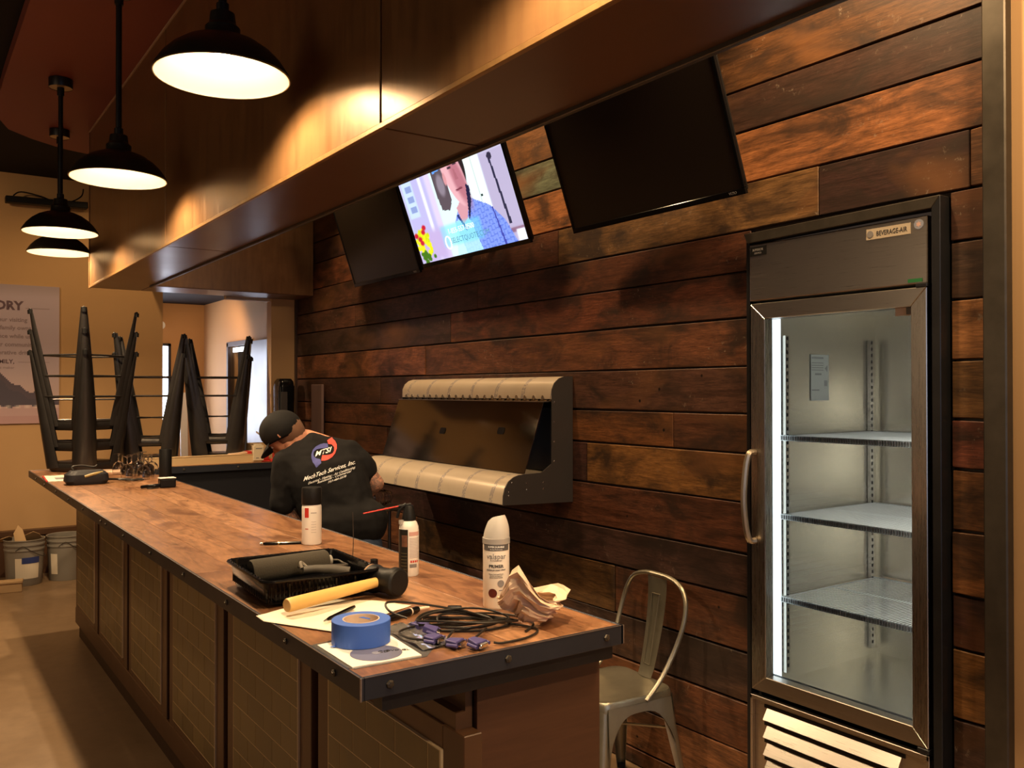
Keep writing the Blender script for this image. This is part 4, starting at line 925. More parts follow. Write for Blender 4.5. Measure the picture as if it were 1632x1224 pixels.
obj('disc',MB().lathe([(.0001,.0036),(.0070,.0036),(.0095,.0037),(.052,.0037),(.052,.0033)],56,Matrix.Translation((.783-.795,1.600-1.635,0))@Matrix.Diagonal((1,1,1,1))),pm('blue_grey_disc',(.24,.25,.36),.3,.3,var=.25,scale=12),cds,smooth=True)
obj('disc_hub',MB().lathe([(.0001,.0042),(.009,.0042),(.009,.0039)],24,Matrix.Translation((-.012,-.035,0))),pm('pale_hub',(.35,.36,.45),.3),cds)
for s_,x,y,sz in (('CD',.003,-.037,.016),('DVD',.022,-.040,.013),('GL',.046,-.050,.013)):
    text('print',s_,M_TEXT,sz,Matrix.Translation((x,y,.0042))@Matrix.Rotation(-.35,4,'Z'),cds)
obj('clear_bag',(lambda mb:mb)(MB().prism([(x-.795,y-1.635) for x,y in ((.700,1.735),(.699,1.552),(.709,1.538),(.86,1.530),(.925,1.600),(.935,1.775),(.885,1.762))],'z',.0001,.0008)),(lambda: (lambda t_: (t_.B(Base_Color=(.9,.88,.85,1),Roughness=.12,Transmission_Weight=.9,IOR=1.3),t_.m)[1])(NT('clear_bag')))(),cds)
bagm=bpy.data.materials['clear_bag']
fl=MB(); vs=[]; n=12
for j in range(n+1):
    for i in range(n+1):
        u,v=i/n,j/n; x=.868+(.94-.868)*u+.01*v; y=1.560+.20*v; vs.append((x-.795,y-1.635,.004+.006*math.sin(u*6+v*5)*math.sin(v*9)+.006*R.random()*u))
k=n+1; fl.add(vs,[(j*k+i,j*k+i+1,(j+1)*k+i+1,(j+1)*k+i) for j in range(n) for i in range(n)]); obj('bag_flap',fl,bagm,cds,smooth=True)
mk=thing('marker_pen','dark marker pen with a pale end, right of the blue tape','marker',(.965,1.825,T+.0085),math.atan2(.065,.165))
obj('barrel',MB().tube([(-.075,0,0),(-.07,0,0),(.045,0,0),(.05,0,0)],[.006,.0075,.0082,.0070],12),M_GLOSS,mk,smooth=True)
obj('band',MB().tube([(.020,0,0),(.024,0,0)],.0086,12),pm('cream_band',(.7,.6,.5),.5),mk); obj('pale_end',MB().tube([(.05,.001,0),(.085,-.005,-.002)],[.005,.003],10),pm('cream_tip',(.75,.65,.52),.5),mk,smooth=True)
p2=thing('ballpoint_pen','black ballpoint pen lying on the paper behind the blue tape','pen',(.838,1.903,T+.011),math.atan2(.085,.116))
obj('barrel',MB().tube([(-.062,0,0),(-.045,0,0),(.05,0,0),(.068,0,0)],[.002,.005,.005,.004],10),M_GLOSS,p2,smooth=True); obj('tip',MB().tube([(-.072,0,0),(-.060,0,0)],[.001,.0028],8),M_CHROME,p2,smooth=True)
# ------------------------------------------------------------------ VGA CABLES
cb=thing('cable_coil','coil of thin black monitor cable with violet plugs, near the bar end','cable',(1.03,1.685,T))
M_CAB=pm('black_cable',(.018,.015,.012),.42); M_VIO=pm('violet_plug',(.065,.055,.19),.5)
loops=[((.01,.0),.105,.058,-.55,.006),((.0,.005),.098,.052,-.5,.012),((.015,-.004),.110,.050,-.62,.018),((-.015,.008),.085,.060,-.45,.022),((.02,.012),.095,.045,-.58,.009),((0,-.01),.102,.06,-.5,.027),((.03,0),.080,.04,-.6,.015)]
for (cx_,cy_),rx,ry,ro_,z in loops:
    pts=[]
    for k in range(28):
        a=2*PI*k/28; x=rx*math.cos(a)*(1+.06*math.sin(3*a+z*90)); y=ry*math.sin(a)*(1+.05*math.cos(2*a+z*70))
        pts.append((cx_+x*math.cos(ro_)-y*math.sin(ro_),cy_+x*math.sin(ro_)+y*math.cos(ro_),max(.003,z-.004+.005*math.sin(2*a+z*200))))
    obj('cable_loop',MB().tube(pts,.0026,7,closed=True,smooth=2),M_CAB,cb,smooth=True)
free=[[(-.10,.06,.02),(-.13,.09,.035),(-.115,.125,.045),(-.05,.12,.035),(.02,.09,.02),(.06,.06,.012)],
      [(.09,-.06,.006),(.12,-.13,.004),(.07,-.17,.004),(.0,-.175,.004),(-.02,-.17,.007)],
      [(-.08,.03,.01),(-.15,-.0,.012),(-.155,-.05,.010),(-.125,-.09,.010)],
      [(-.05,-.06,.012),(-.08,-.09,.012),(-.10,-.115,.010)],[(.02,-.08,.01),(-.03,-.12,.010),(-.055,-.14,.009)],
      [(.05,.05,.01),(.11,.04,.005),(.15,-.02,.004),(.14,-.09,.004),(.09,-.13,.004)]]
for f_ in free: obj('cable_end',MB().tube(f_,.0026,7,smooth=6),M_CAB,cb,smooth=True)
def plug(x,y,z,rz,tilt=0,lab=True):
    M=Matrix.Translation((x,y,z))@Matrix.Rotation(rz,4,'Z')@Matrix.Rotation(tilt,4,'X')
    p_=obj('plug',MB().prism([(-.010,.018),(.010,.018),(.017,-.004),(.019,-.012),(-.019,-.012),(-.017,-.004)],'z',-.007,.007,M),M_VIO,cb,bevel=.002,bseg=2)
    obj('plug_shell',MB().box(-.0125,.0125,-.020,-.012,-.0045,.0045,M),M_CHROME,p_,bevel=.001)
    for s_ in (1,-1): obj('thumb_screw',MB().tube([M@Vector((s_*.0215,.008,0)),M@Vector((s_*.0215,-.016,0))],.0038,8),M_VIO,p_)
plug(-.118,-.088,.011,.5); plug(-.093,-.135,.010,.55); plug(-.060,-.168,.012,.35,.15); plug(-.085,.028,.009,1.9); plug(-.10,-.05,.018,.9,.3)
obj('block_plug',MB().box(-.012,.022,-.008,.008,-.006,.006,Matrix.Translation((.045,.105,.012))@Matrix.Rotation(-.6,4,'Z')),M_BLK,cb,bevel=.002)
# crumpled kraft paper beside the primer can
from mathutils import noise as NZ
def crump_sheet(seed,n=34):
    vs=[]
    for j in range(n+1):
        for i in range(n+1):
            u,v=i/n*2-1,j/n*2-1
            vs.append((u,v))
    return vs
kp=MB(); n=17; vs=[]
for j in range(n+1):
    for i in range(n+1):
        u,v=i/n,j/n
        a=-2.6+5.0*u                      # wraps round a vertical hollow
        q=Vector((u*3.1,v*3.1,1.7)); f1=NZ.noise(q); f2=abs(NZ.noise(q*2.1+Vector((5,1,0)))); f3=abs(NZ.noise(q*3.3+Vector((1,7,3))))
        peak=math.exp(-((a+1.5)/.50)**2)*.075+math.exp(-((a-1.1)/.6)**2)*.014
        h=(.052+peak)*1.0+.012*f1
        rad=.040+.020*v+.018*f1-.022*f2-.010*f3
        rad*= .35+.65*min(1,v*2.4+.25)
        vs.append((1.38*rad*math.cos(a)*1.15,1.38*rad*math.sin(a)*1.15,.004+1.12*v*h+.010*f2*(1-v)))
k=n+1; kp.add(vs,[(j*k+i,j*k+i+1,(j+1)*k+i+1,(j+1)*k+i) for j in range(n) for i in range(n)])
o=obj('crumpled_paper',kp,M_KRAFT,solid=.0006); o.data.materials[0]=pm('light_kraft',(.80,.60,.42),.8,var=.08,scale=8); tag(o,'crumpled piece of tan kraft paper beside the primer can','paper'); o.location=(1.185,1.622,T); o.rotation_euler=(0,0,-1.15)
# ------------------------------------------------------------------ THE MAN
from mathutils.bvhtree import BVHTree
DM=4.4; X0=-.845
man=thing('person','person in a black printed work shirt and black cap bending over behind the bar','person',(DM*math.sin(YAW)+X0*math.cos(YAW),DM*math.cos(YAW)-X0*math.sin(YAW),0),-YAW)
def J(px,py,A=0):
    d=DM+A; return Vector(((px-816)/1395*d-X0,A,1.6-(py-620)/1395*d))
def sph_pts(c,r,n=10):
    c=Vector(c); out=[]
    for j in range(n+1):
        th=PI*j/n
        for i in range(n*2): a=PI*i/n; out.append(c+Vector((math.sin(th)*math.cos(a),math.sin(th)*math.sin(a),math.cos(th)))*r)
    return out
def hulls(groups):
    mb=MB()
    for g in groups:
        bm=bmesh.new()
        for c,r in g:
            for p in sph_pts(c,r,7): bm.verts.new(p)
        res=bmesh.ops.convex_hull(bm,input=bm.verts)
        bmesh.ops.delete(bm,geom=[e for e in res['geom_interior'] if isinstance(e,bmesh.types.BMVert)],context='VERTS')
        lone=[v for v in bm.verts if not v.link_faces]; bmesh.ops.delete(bm,geom=lone,context='VERTS')
        bm.verts.index_update(); mb.add([v.co[:] for v in bm.verts],[[v.index for v in f.verts] for f in bm.faces]); bm.free()
    return mb
def blob(name,groups,vox,mat,parent,it=6,disp=0,dsize=.12):
    o=obj(name,hulls(groups),mat,parent)
    q=o.modifiers.new('remesh','REMESH'); q.mode='VOXEL'; q.voxel_size=vox; q.use_smooth_shade=True
    q=o.modifiers.new('smooth','SMOOTH'); q.factor=.5; q.iterations=it
    if disp:
        tx=bpy.data.textures.new('folds','CLOUDS'); tx.noise_scale=dsize; tx.noise_depth=2
        q=o.modifiers.new('folds','DISPLACE'); q.texture=tx; q.strength=disp; q.mid_level=.5; q.texture_coords='LOCAL'
    return o
pel=J(552,880,0); wst=J(540,815,.02); chs=J(520,755,.05); upc=J(505,722,.08); nck=J(487,700,.09)
LS=J(457,733,-.03); RS=J(556,718,.15)
sh=(RS-LS).normalized()
LE=J(449,808,-.02); LW=J(482,846,.10); RE=J(600,768,.16); RW=J(560,800,.30)
HC=J(452,689,.06)
hf=Vector((-.62,.22,-.75)).normalized(); hu=Vector((-.72,.05,.69)); hu=(hu-hf*hu.dot(hf)).normalized(); hs=hu.cross(hf)  # hs: to his left, towards the camera
if hs.y>0: hs=-hs
H=lambda f_,s_,u_: HC+hf*f_+hs*s_+hu*u_
G=[]
def row(c,hw,r,d=sh): return [(c-d*hw,r),(c+d*hw,r)]
hipd=Vector((1,.25,0)).normalized()
G+= [row(pel,.075,.095,hipd)+row(wst,.06,.09),row(wst,.06,.09)+row(chs,.075,.105),row(chs,.075,.105)+[(LS+sh*.03,.06),(RS-sh*.03,.06)],[(LS+sh*.03,.06),(RS-sh*.03,.06),(nck,.06)]]
G+= [[(nck,.058),(H(-.03,0,-.065),.052)]]
# head: skull, face, jaw, nose, brow, ears
G+= [[(H(-.022,0,.028),.082),(H(.022,0,.028),.074)],[(H(.03,0,.0),.062),(H(.045,0,-.05),.038),(H(.0,0,-.045),.048)],[(H(.055,0,-.075),.026),(H(.0,.035,-.06),.024),(H(.0,-.035,-.06),.024)],
     [(H(.088,0,.0),.010),(H(.107,0,-.028),.012),(H(.088,0,-.03),.014)],[(H(.082,.028,.018),.012),(H(.082,-.028,.018),.012)],[(H(.088,.012,-.055),.009),(H(.088,-.012,-.055),.009)]]
for s_ in (1,-1): G+=[[(H(-.006,s_*.084,.016),.009),(H(-.022,s_*.090,.014),.012),(H(-.016,s_*.086,-.016),.009)]]
for S_,E_,W_ in ((LS,LE,LW),(RS,RE,RW)):
    G+= [[(S_,.055),(S_.lerp(E_,.5),.048)],[(S_.lerp(E_,.5),.048),(E_,.040)],[(E_,.041),(E_.lerp(W_,.35),.042)],[(E_.lerp(W_,.35),.042),(W_,.028)]]
    d=(W_-E_).normalized(); n_=d.orthogonal().normalized(); b_=d.cross(n_)
    pc=W_+d*.05
    G+= [[(W_,.024),(pc-b_*.022,.015),(pc+b_*.022,.015)],[(pc-b_*.022,.015),(pc+b_*.022,.015),(pc+d*.035-b_*.026,.013),(pc+d*.035+b_*.026,.013)]]
    for k,(o_,ln) in enumerate(((-.030,.058),(-.010,.070),(.011,.066),(.031,.050))):
        p0=pc+d*.035+b_*o_; p1=p0+d*ln*.5+n_*.008; p2=p1+d*ln*.36+n_*.026
        G+= [[(p0,.0100),(p1,.0092)],[(p1,.0092),(p2,.0080)]]
    t0=pc-b_*.028; t1=t0-b_*.028+d*.025+n_*.012; t2=t1+d*.028+n_*.012; G+=[[(t0,.013),(t1,.0105)],[(t1,.0105),(t2,.009)]]
# skin with tattooed forearms
t=NT('skin'); tc=t.add('TexCoord'); sx=t.add('SeparateXYZ'); t.t.links.new(tc.outputs['Object'],sx.inputs[0])
nz=t.noise(t.coord((1,1,1)),55,4,.7,1.5); mk_=t.math('MULTIPLY',t.math('LESS_THAN',sx.outputs[2],1.22),t.ramp(nz,[(.42,0),(.54,.75)]))
nb=t.noise(t.coord((1,1,1)),22,3); t.B(Base_Color=t.mix(mk_,t.mix(nb,(.55,.24,.14),(.66,.32,.20)),(.12,.10,.095)),Roughness=.5,Subsurface_Weight=.05); M_SKIN=t.m
body=blob('body',G,.0055,M_SKIN,man,5)
# legs inside jeans
kn=[J(540,0,0)*0+Vector((pel.x-.12,.10,.45)),Vector((pel.x+.13,.13,.45))]; an=[Vector((pel.x-.12,-.02,.09)),Vector((pel.x+.14,.02,.09))]
HP=[pel-hipd*.085,pel+hipd*.085]
JN=[row(pel+Vector((0,0,.035)),.078,.105,hipd)+row(pel-Vector((0,0,.04)),.08,.108,hipd)]
for k in range(2): JN+=[[(HP[k]-Vector((0,0,.03)),.098),(kn[k],.066)],[(kn[k],.066),(an[k],.058)]]
M_JEAN=pm('blue_denim',(.035,.055,.10),.8,var=.4,scale=14,bump=.3,bscale=120)
je=blob('jeans',JN,.011,M_JEAN,man,6,.006,.06)
for k in range(2): 
    a_=an[k]; obj('boot',hulls([[(a_+Vector((0,-.02,-.045)),.045),(a_+Vector((-.03,.15,-.055)),.035)],[(a_,.05),(a_+Vector((0,0,-.045)),.045)]]),M_BLKM,man,smooth=True)
# shirt
M_SHIRT=pm('black_cotton',(.0055,.005,.0052),.85,var=.2,scale=20,bump=.2,bscale=300)
hem=J(555,830,0)
SG=[row(hem,.085,.118,hipd)+row(wst,.078,.112,hipd),row(wst,.078,.112,hipd)+row(chs,.093,.122),row(chs,.093,.122)+[(LS+sh*.035,.074),(RS-sh*.035,.074)],[(LS+sh*.03,.072),(RS-sh*.03,.072),(nck+Vector((.012,-.01,-.02)),.072)]]
SG+=[[(LS,.070),(LS.lerp(LE,.88),.064)],[(RS,.070),(RS.lerp(RE,.60),.070)],[(LS,.07),(chs-sh*.09,.09)]]
st=blob('shirt',SG,.008,M_SHIRT,man,6,.020,.11)
# cap
M_CAP=pm('black_cap_cloth',(.006,.0055,.0055),.8,bump=.2,bscale=250)
FC=frame(H(-.002,0,.030),hf,-hs if (hf.cross(-hs)).dot(hu)>0 else hs)
dome=[(.1005*math.cos(a)*1.0,.092*math.sin(a)) for a in [PI/2*k/12 for k in range(-4,12)]]+[(.0001,.092)]
FT=FC@Matrix.Translation((-.006,0,-.004))@Matrix.Rotation(math.radians(-24),4,'Y')
cp=obj('cap',MB().lathe(dome,36,FT@Matrix.Diagonal((1.09,1.0,1.03,1))),M_CAP,man,smooth=True,solid=.003)
br=[]; 
for j in range(9):
    f_=j/8; ring=[]
    for k in range(17):
        a=-1.05+2.1*k/16; rr=.096+.072*f_*math.cos(a*1.2)**.6 if math.cos(a*1.2)>0 else .096
        ring.append(FC@Vector((math.cos(a)*rr*1.03,math.sin(a)*rr*.92,-.012-.022*f_+.012*math.cos(a*1.5)-.004)))
    br.append(ring)
vs=[p for r_ in br for p in r_]; obj('cap_brim',MB().add(vs,[(j*17+i,j*17+i+1,(j+1)*17+i+1,(j+1)*17+i) for j in range(8) for i in range(16)]),M_CAP,cp,smooth=True,solid=.003)
obj('cap_button',MB().sphere(FC@Vector((0,0,.092)),.006,8,5),M_CAP,cp)
obj('strap_opening',MB().sphere(FC@Vector((-.101,.0,-.004)),.009,8,5,(.5,1,.6)),M_CHROME,cp)
hr=hulls([[(H(-.030,0,.0),.083),(H(-.040,0,-.030),.066)]])
obj('hair',hr,pm('short_brown_hair',(.16,.08,.045),.9,bump=.5,bscale=400),man,smooth=True,angle=60)
for s_ in (1,-1): obj('eye',MB().sphere(H(.078,s_*.030,-.003),.010,10,6),M_WHITE,man,smooth=True)
obj('mouth',hulls([[(H(.094,.018,-.056),.003),(H(.098,0,-.055),.004),(H(.094,-.018,-.056),.003)]]),pm('lips',(.35,.12,.10),.5),man)
# print on the back of the shirt, laid onto the cloth
bpy.context.view_layer.update()
dg=bpy.context.evaluated_depsgraph_get(); ev=st.evaluated_get(dg); em=ev.to_mesh()
bvh=BVHTree.FromPolygons([v.co.copy() for v in em.vertices],[tuple(p.vertices) for p in em.polygons]); ev.to_mesh_clear()
S_=1/11.125
def onback(cx_,cy_,lift=.0018):
    p=J(480+cx_*S_,670+cy_*S_,0); o_=Vector((p.x,-1.0,p.z)); 
    # follow the sight line so that the print keeps its place on the back
    eye=Vector((-X0,-DM,1.6)); dr_=(p-eye).normalized()
    h_=bvh.ray_cast(eye,dr_)
    if h_[0] is None: return p
    n_=h_[1] if h_[1].y<0 else -h_[1]
    return h_[0]+n_*lift
def lay(me,f_):
    for v in me.vertices: v.co=f_(v.co.x,v.co.y)
def shirt_text(s_,cx_,cy_,ang,length,mat,bold=0,name='print',asp=1.0):
    o=text(name,s_,mat,1.0,Matrix.Identity(4),st,ext=0,bold=bold)
    bm=bmesh.new(); bm.from_mesh(o.data); bmesh.ops.triangulate(bm,faces=bm.faces); 
    xs_=[v.co.x for v in bm.verts]; sc_=length/(max(xs_)-min(xs_)); ca,sa=math.cos(ang),math.sin(ang)
    for v in bm.verts:
        x,y=v.co.x*sc_,v.co.y*sc_*asp; v.co=onback(cx_+x*ca+y*sa*1.0-0, cy_-x*sa-y*ca*1.0)
    bm.to_mesh(o.data); bm.free(); return o
W_=M_TEXTW
shirt_text('MTSI',393,535,math.radians(17),280,W_,.02)
shirt_text('MechTech Services, Inc.',508,862,math.radians(18.6),960,W_,.012,asp=1.25)
shirt_text('Electrical - Heating - Air Conditioning,',545,945,math.radians(19),880,W_,.008,asp=1.2)
shirt_text('Residential - Commercial',588,975,math.radians(19),620,W_,.008,asp=1.05)
shirt_text('757-480-2578',636,1018,math.radians(19),340,W_,.010,asp=.95)
def logo(P,mat,n=3):
    # polygon -> dense fan strips laid onto the cloth; P = outer pts then inner pts, same count
    k=len(P)//2; o_,i_=P[:k],P[k:]; m=6; rg=[]
    for a,b in zip(o_,i_): rg.append([onback(a[0]+(b[0]-a[0])*q/m,a[1]+(b[1]-a[1])*q/m) for q in range(m+1)])
    vs=[p for r_ in rg for p in r_]; w_=m+1
    obj('logo_arrow',MB().add(vs,[(j*w_+i,j*w_+i+1,(j+1)*w_+i+1,(j+1)*w_+i) for j in range(k-1) for i in range(m)]),mat,st)
logo([(468,385),(400,380),(330,400),(255,440),(205,500),(180,580),(182,650),(205,720),(240,760),(250,785),(268,815)]+[(480,450),(410,468),(340,475),(270,490),(225,530),(215,580),(230,620),(270,650),(345,665),(355,735),(268,815)],pm('print_blue',(.07,.08,.30),.7))
logo([(545,275),(560,300),(600,340),(630,400),(632,470),(600,560),(550,625),(480,670),(420,690),(355,690)]+[(545,275),(460,330),(480,395),(540,400),(585,450),(585,510),(560,555),(500,585),(440,592),(372,592)],pm('print_red',(.75,.07,.05),.7))
# ------------------------------------------------------------------ BACK WALL THINGS
def mural(x,y):
    # x,y 0..1 ; printed picture: pale lilac sky, dark headland, pale beach
    c=np.ones((len(x),3))*np.array([.74,.68,.74]); c=blend(c,sstep(y,.55,.1),(.76,.66,.66)); c=blend(c,sstep(y,.9,1.0),(.66,.60,.64))
    rs=np.random.RandomState(2); xx=np.linspace(0,1,60); top=.33-.02*np.sin(xx*25)-.015*np.sin(xx*61)-.16*np.clip((xx-.70)/.3,0,1)**1.0+.0*xx
    ty=np.interp(x,xx,top); c=blend(c,(y<ty)*1.0,(.33,.29,.35)); c=blend(c,((y<ty-.05)*.5),(.27,.26,.33))
    c=blend(c,(y<.125+.01*np.sin(x*40))*1.0,(.74,.62,.64)); c=blend(c,((y<.135)&(y>.115))*(.5+.5*np.sin(x*130))*.6,(.88,.83,.80)); c=blend(c,(y<.06)*.6,(.70,.55,.56)); return c
mm=paint(120,90,mural); t=NT('mural_print'); at=t.add('VertexColor',layer_name='pic'); t.B(Base_Color=at.outputs[0],Roughness=.55); mm.materials.append(t.m)
mx0,mx1,mz0,mz1=-.35,1.148,1.315,2.52
mu=thing('wall_mural','large printed story mural with a dark headland on the tan back wall','wall print',((mx0+mx1)/2,8.69,mz0))
obj('board',MB().box(mx0-(mx0+mx1)/2,mx1-(mx0+mx1)/2,-.008,.008,0,mz1-mz0),M_WHITE,mu)
MF=frame((mx0-(mx0+mx1)/2,-.0095,0),(1,0,0),(0,0,1)); mm.transform(MF@Matrix.Diagonal((mx1-mx0,mz1-mz0,1,1))); mo=bpy.data.objects.new('picture',mm); C.objects.link(mo); mo.parent=mu
M_MUT=pm('plum_print',(.13,.08,.11),.6); M_MUF=pm('faded_plum_print',(.30,.23,.27),.6)
def mt(s_,x,z,size,mat,al='RIGHT',b_=0): text('print',s_,mat,size,frame((x-(mx0+mx1)/2,-.0105,z-mz0),(1,0,0),(0,0,1)),mu,align=al,bold=b_)
mt('OUR STORY',.862,2.335,.105,M_MUT,b_=.004)
for s_,x,z in (('with an entrepreneur visiting',.897,2.215),('the beach, food and family owns',.928,2.145),('our flavor remembrance while using',.985,2.072),('and supporting our communities',.985,2.000),('and people regenerative drive',.932,1.930)): mt(s_,x,z,.050,M_MUF,b_=.001)
mt('TO THE FAMILY,',.800,1.852,.050,M_MUT,b_=.001); mt('from the maker',.800,1.800,.034,M_MUF)
obj('rule_line',MB().box(.885-(mx0+mx1)/2,1.07-(mx0+mx1)/2,-.0108,-.0098,2.318-mz0,2.322-mz0).box(.83-(mx0+mx1)/2,1.07-(mx0+mx1)/2,-.0108,-.0098,1.848-mz0,1.851-mz0),M_MUF,mu)
# black bar with cable, high on the back wall
rb_=thing('wall_rail','black bar with a loose cable fixed high on the tan back wall','wall rail',(1.04,8.60,3.245))
obj('bar',MB().box(-.32,.32,-.045,.045,-.028,.028,Matrix.Rotation(math.radians(-1.5),4,'Y')),M_BLKM,rb_,bevel=.006)
obj('stand_off',MB().box(-.2,-.17,.045,.10,-.02,.02).box(.17,.20,.045,.10,-.02,.02),M_BLKM,rb_)
obj('cable',MB().tube([(-.26,0,.03),(-.20,0,.07),(-.05,0,.05),(.05,0,.02),(.18,0,.03),(.27,0,.09),(.29,.02,.16)],.006,6,smooth=5),M_BLK,rb_)
# wooden ledge along the base of the back wall
struct('baseboard_back',MB().box(-3,2.03,8.62,8.70,.345,.395).box(-3,2.03,8.66,8.70,0,.345),M_FRAMEW,bevel=.003)
M_BUCK=pm('grey_bucket_plastic',(.25,.23,.20),.5,var=.12,scale=5)
def bucket(x,y,label,lab2):
    b_=thing('bucket',label,'bucket',(x,y,0),math.radians(-100),group='five gallon buckets by the back wall')
    obj('pail',MB().lathe([(.001,0),(.130,0),(.133,.008),(.146,.285),(.152,.287),(.152,.30),(.147,.302),(.148,.325),(.154,.327),(.154,.340),(.149,.342),(.150,.366),(.156,.368),(.156,.375),(.150,.376),(.146,.372),(.128,.015),(.001,.012)],36),M_BUCK,b_,smooth=True,angle=40)
    obj('bail_handle',MB().tube([(.155*math.cos(a),.155*math.sin(a),.330-.11*abs(math.sin(a*1.0))**1.0*(1 if True else 0)+.0) for a in [math.radians(d_) for d_ in range(-20,201,20)]],.0028,6,smooth=3),M_RAW,b_)
    obj('label_paper',MB().lathe([(.1365,.06),(.1375,.06),(.1455,.23),(.1445,.23)],10,None,lab2[0],lab2[1]),M_PAPER,b_)
    if lab2[2]: obj('label_mark',MB().lathe([(.1432,.185),(.1450,.185),(.1478,.235),(.1455,.235)],6,None,lab2[0]+.35,lab2[1]),pm('navy_label_mark',(.03,.05,.20),.5),b_)
    return b_
bucket(.840,8.29,'grey bucket with a white and blue label, scrap cardboard in it',(-.75+.35,.55+.35,True))
bucket(1.160,8.33,'grey bucket half hidden behind the far corner of the bar',(-.9,-.45,False))
for k,(x,y,z,rz,rx,w_,h_,lb) in enumerate(((.80,8.27,.41,.3,-.5,.09,.17,'pointed piece of torn cardboard standing in the left bucket'),(.90,8.26,.39,-.4,.7,.14,.12,'crumpled flap of cardboard lying on top of the left bucket'),(.71,8.30,.38,.1,1.1,.10,.12,'small flat cardboard scrap at the left rim of the bucket'))):
    o=obj('cardboard_scrap',MB().prism([(-w_/2,-h_/2),(w_/2,-h_/2*.8),(w_*.4,h_*.25),(w_*.1,h_/2),(-w_*.45,h_*.1)],'z',-.002,.002),M_CARD); tag(o,lb,'cardboard'); o.location=(x,y,z); o.rotation_euler=(PI/2+rx,0,rz)
wb=obj('floor_box',MB().box(-.16,.10,-.05,.05,0,.07).box(-.165,.105,-.055,.055,.07,.088),M_CARD,bevel=.003); tag(wb,'low brown cardboard box on the floor in front of the buckets','box'); wb.location=(.70,8.02,0); wb.rotation_euler=(0,0,-.15)
# ------------------------------------------------------------------ THINGS AT THE FAR END OF THE BAR
o=obj('booklet',MB().box(-.075,.075,-.19,.19,0,.006),M_PAPER,bevel=.001); tag(o,'white printed booklet with a red spine near the stool stack','booklet'); o.location=(.775,5.88,T); o.rotation_euler=(0,0,-.06)
obj('red_spine',MB().box(-.0765,-.066,-.19,.19,-.0,.0065),RD,o); obj('print_block',MB().box(-.02,.05,-.10,.02,.006,.0066),M_TEXTG,o)
mt_=thing('corded_tool','dark tangled bundle of black tool and cord beside the white booklet','tool bundle',(.865,5.48,T+.002))
obj('case',MB().loft([rsq(.10,.062,.04,.0),rsq(.115,.072,.045,.02),rsq(.11,.068,.045,.055),rsq(.085,.05,.04,.075)]),pm('dark_rubber',(.02,.02,.024),.5,var=.4,scale=30),mt_,smooth=True,bevel=0)
obj('yellow_insert',MB().tube([(-.02,-.070,.045),(.03,-.066,.058),(.075,-.045,.062)],[.007,.009],8,smooth=3),pm('dull_yellow_label',(.38,.28,.10),.5),mt_)
for k in range(3): obj('cord',MB().tube([(.10,.02-.03*k,.02),(.17,.06-.03*k,.012),(.24,.02-.04*k,.008),(.30,-.04+.03*k,.008),(.20,-.02*k,.01)],.0045,6,smooth=5),M_CAB,mt_)
obj('cord',MB().tube([(-.06,0,.07),(-.07,.02,.095),(-.02,.03,.10),(.04,.02,.09),(.06,.03,.10)],.006,6,smooth=4),M_CAB,mt_)
# clear glasses standing upside down in a cluster
t=NT('clear_glass'); t.B(Base_Color=(1,1,1,1),Roughness=.0,Transmission_Weight=1,IOR=1.45); M_GLASS=t.m
g0=None
gp_=[(1.125,5.70),(1.19,5.56),(1.175,5.83),(1.245,5.70),(1.24,5.95),(1.295,5.83),(1.13,5.98),(1.29,6.08)]
gl_lab=['leftmost front','front centre','left middle','centre','right middle','rightmost','back left','back right']
for k,(x,y) in enumerate(gp_):
    lb='clear drinking glass, %s of the cluster beside the dark cylinder'%gl_lab[k]
    if g0 is None:
        g0=thing('drinking_glass',lb,'glass',(x,y,T),group='clear glasses on the far bar end')
        obj('bowl',MB().lathe([(.034,.0),(.037,.02),(.039,.045),(.034,.065),(.022,.078),(.006,.083),(.0055,.083),(.020,.075),(.031,.064),(.0365,.045),(.0345,.02),(.032,.0)],28),M_GLASS,g0,smooth=True)
        obj('stem',MB().lathe([(.006,.083),(.0042,.090),(.0042,.120),(.008,.126),(.030,.128),(.031,.130),(.001,.131)],24),M_GLASS,g0,smooth=True)
    else: dup(g0,(x,y,T),0,lb)
cy=thing('dark_cylinder','tall matte black cylinder standing at the far inner corner of the bar','cylinder',(1.262,5.34,T))
obj('body',MB().lathe([(.001,0),(.034,0),(.035,.004),(.035,.185),(.033,.190),(.028,.190),(.026,.17),(.001,.17)],32),M_BLKM,cy,smooth=True,angle=40)
obj('silver_ring',MB().lathe([(.0352,.003),(.0358,.003),(.0358,.007),(.0352,.007)],32),M_CHROME,cy)
ad=thing('black_adapter','small black adapter with white edge and cord in front of the cylinder','adapter',(1.195,5.02,T))
obj('case',MB().box(-.042,.042,-.03,.03,0,.050),M_BLK,ad,bevel=.008,bseg=2); obj('white_edge',MB().box(-.043,.043,-.031,.031,.0505,.0545),M_WHITE,ad,bevel=.002)
obj('cord',MB().tube([(-.04,-.01,.015),(-.07,-.02,.015),(-.10,.0,.012),(-.135,-.02,.012)],[.010,.012,.009],8,smooth=4),M_BLK,ad,smooth=True); obj('cord_loop',MB().tube([(-.05,-.03,.006),(-.09,-.05,.004),(-.11,-.03,.004),(-.06,-.015,.006)],.003,6,smooth=4),M_CAB,ad)
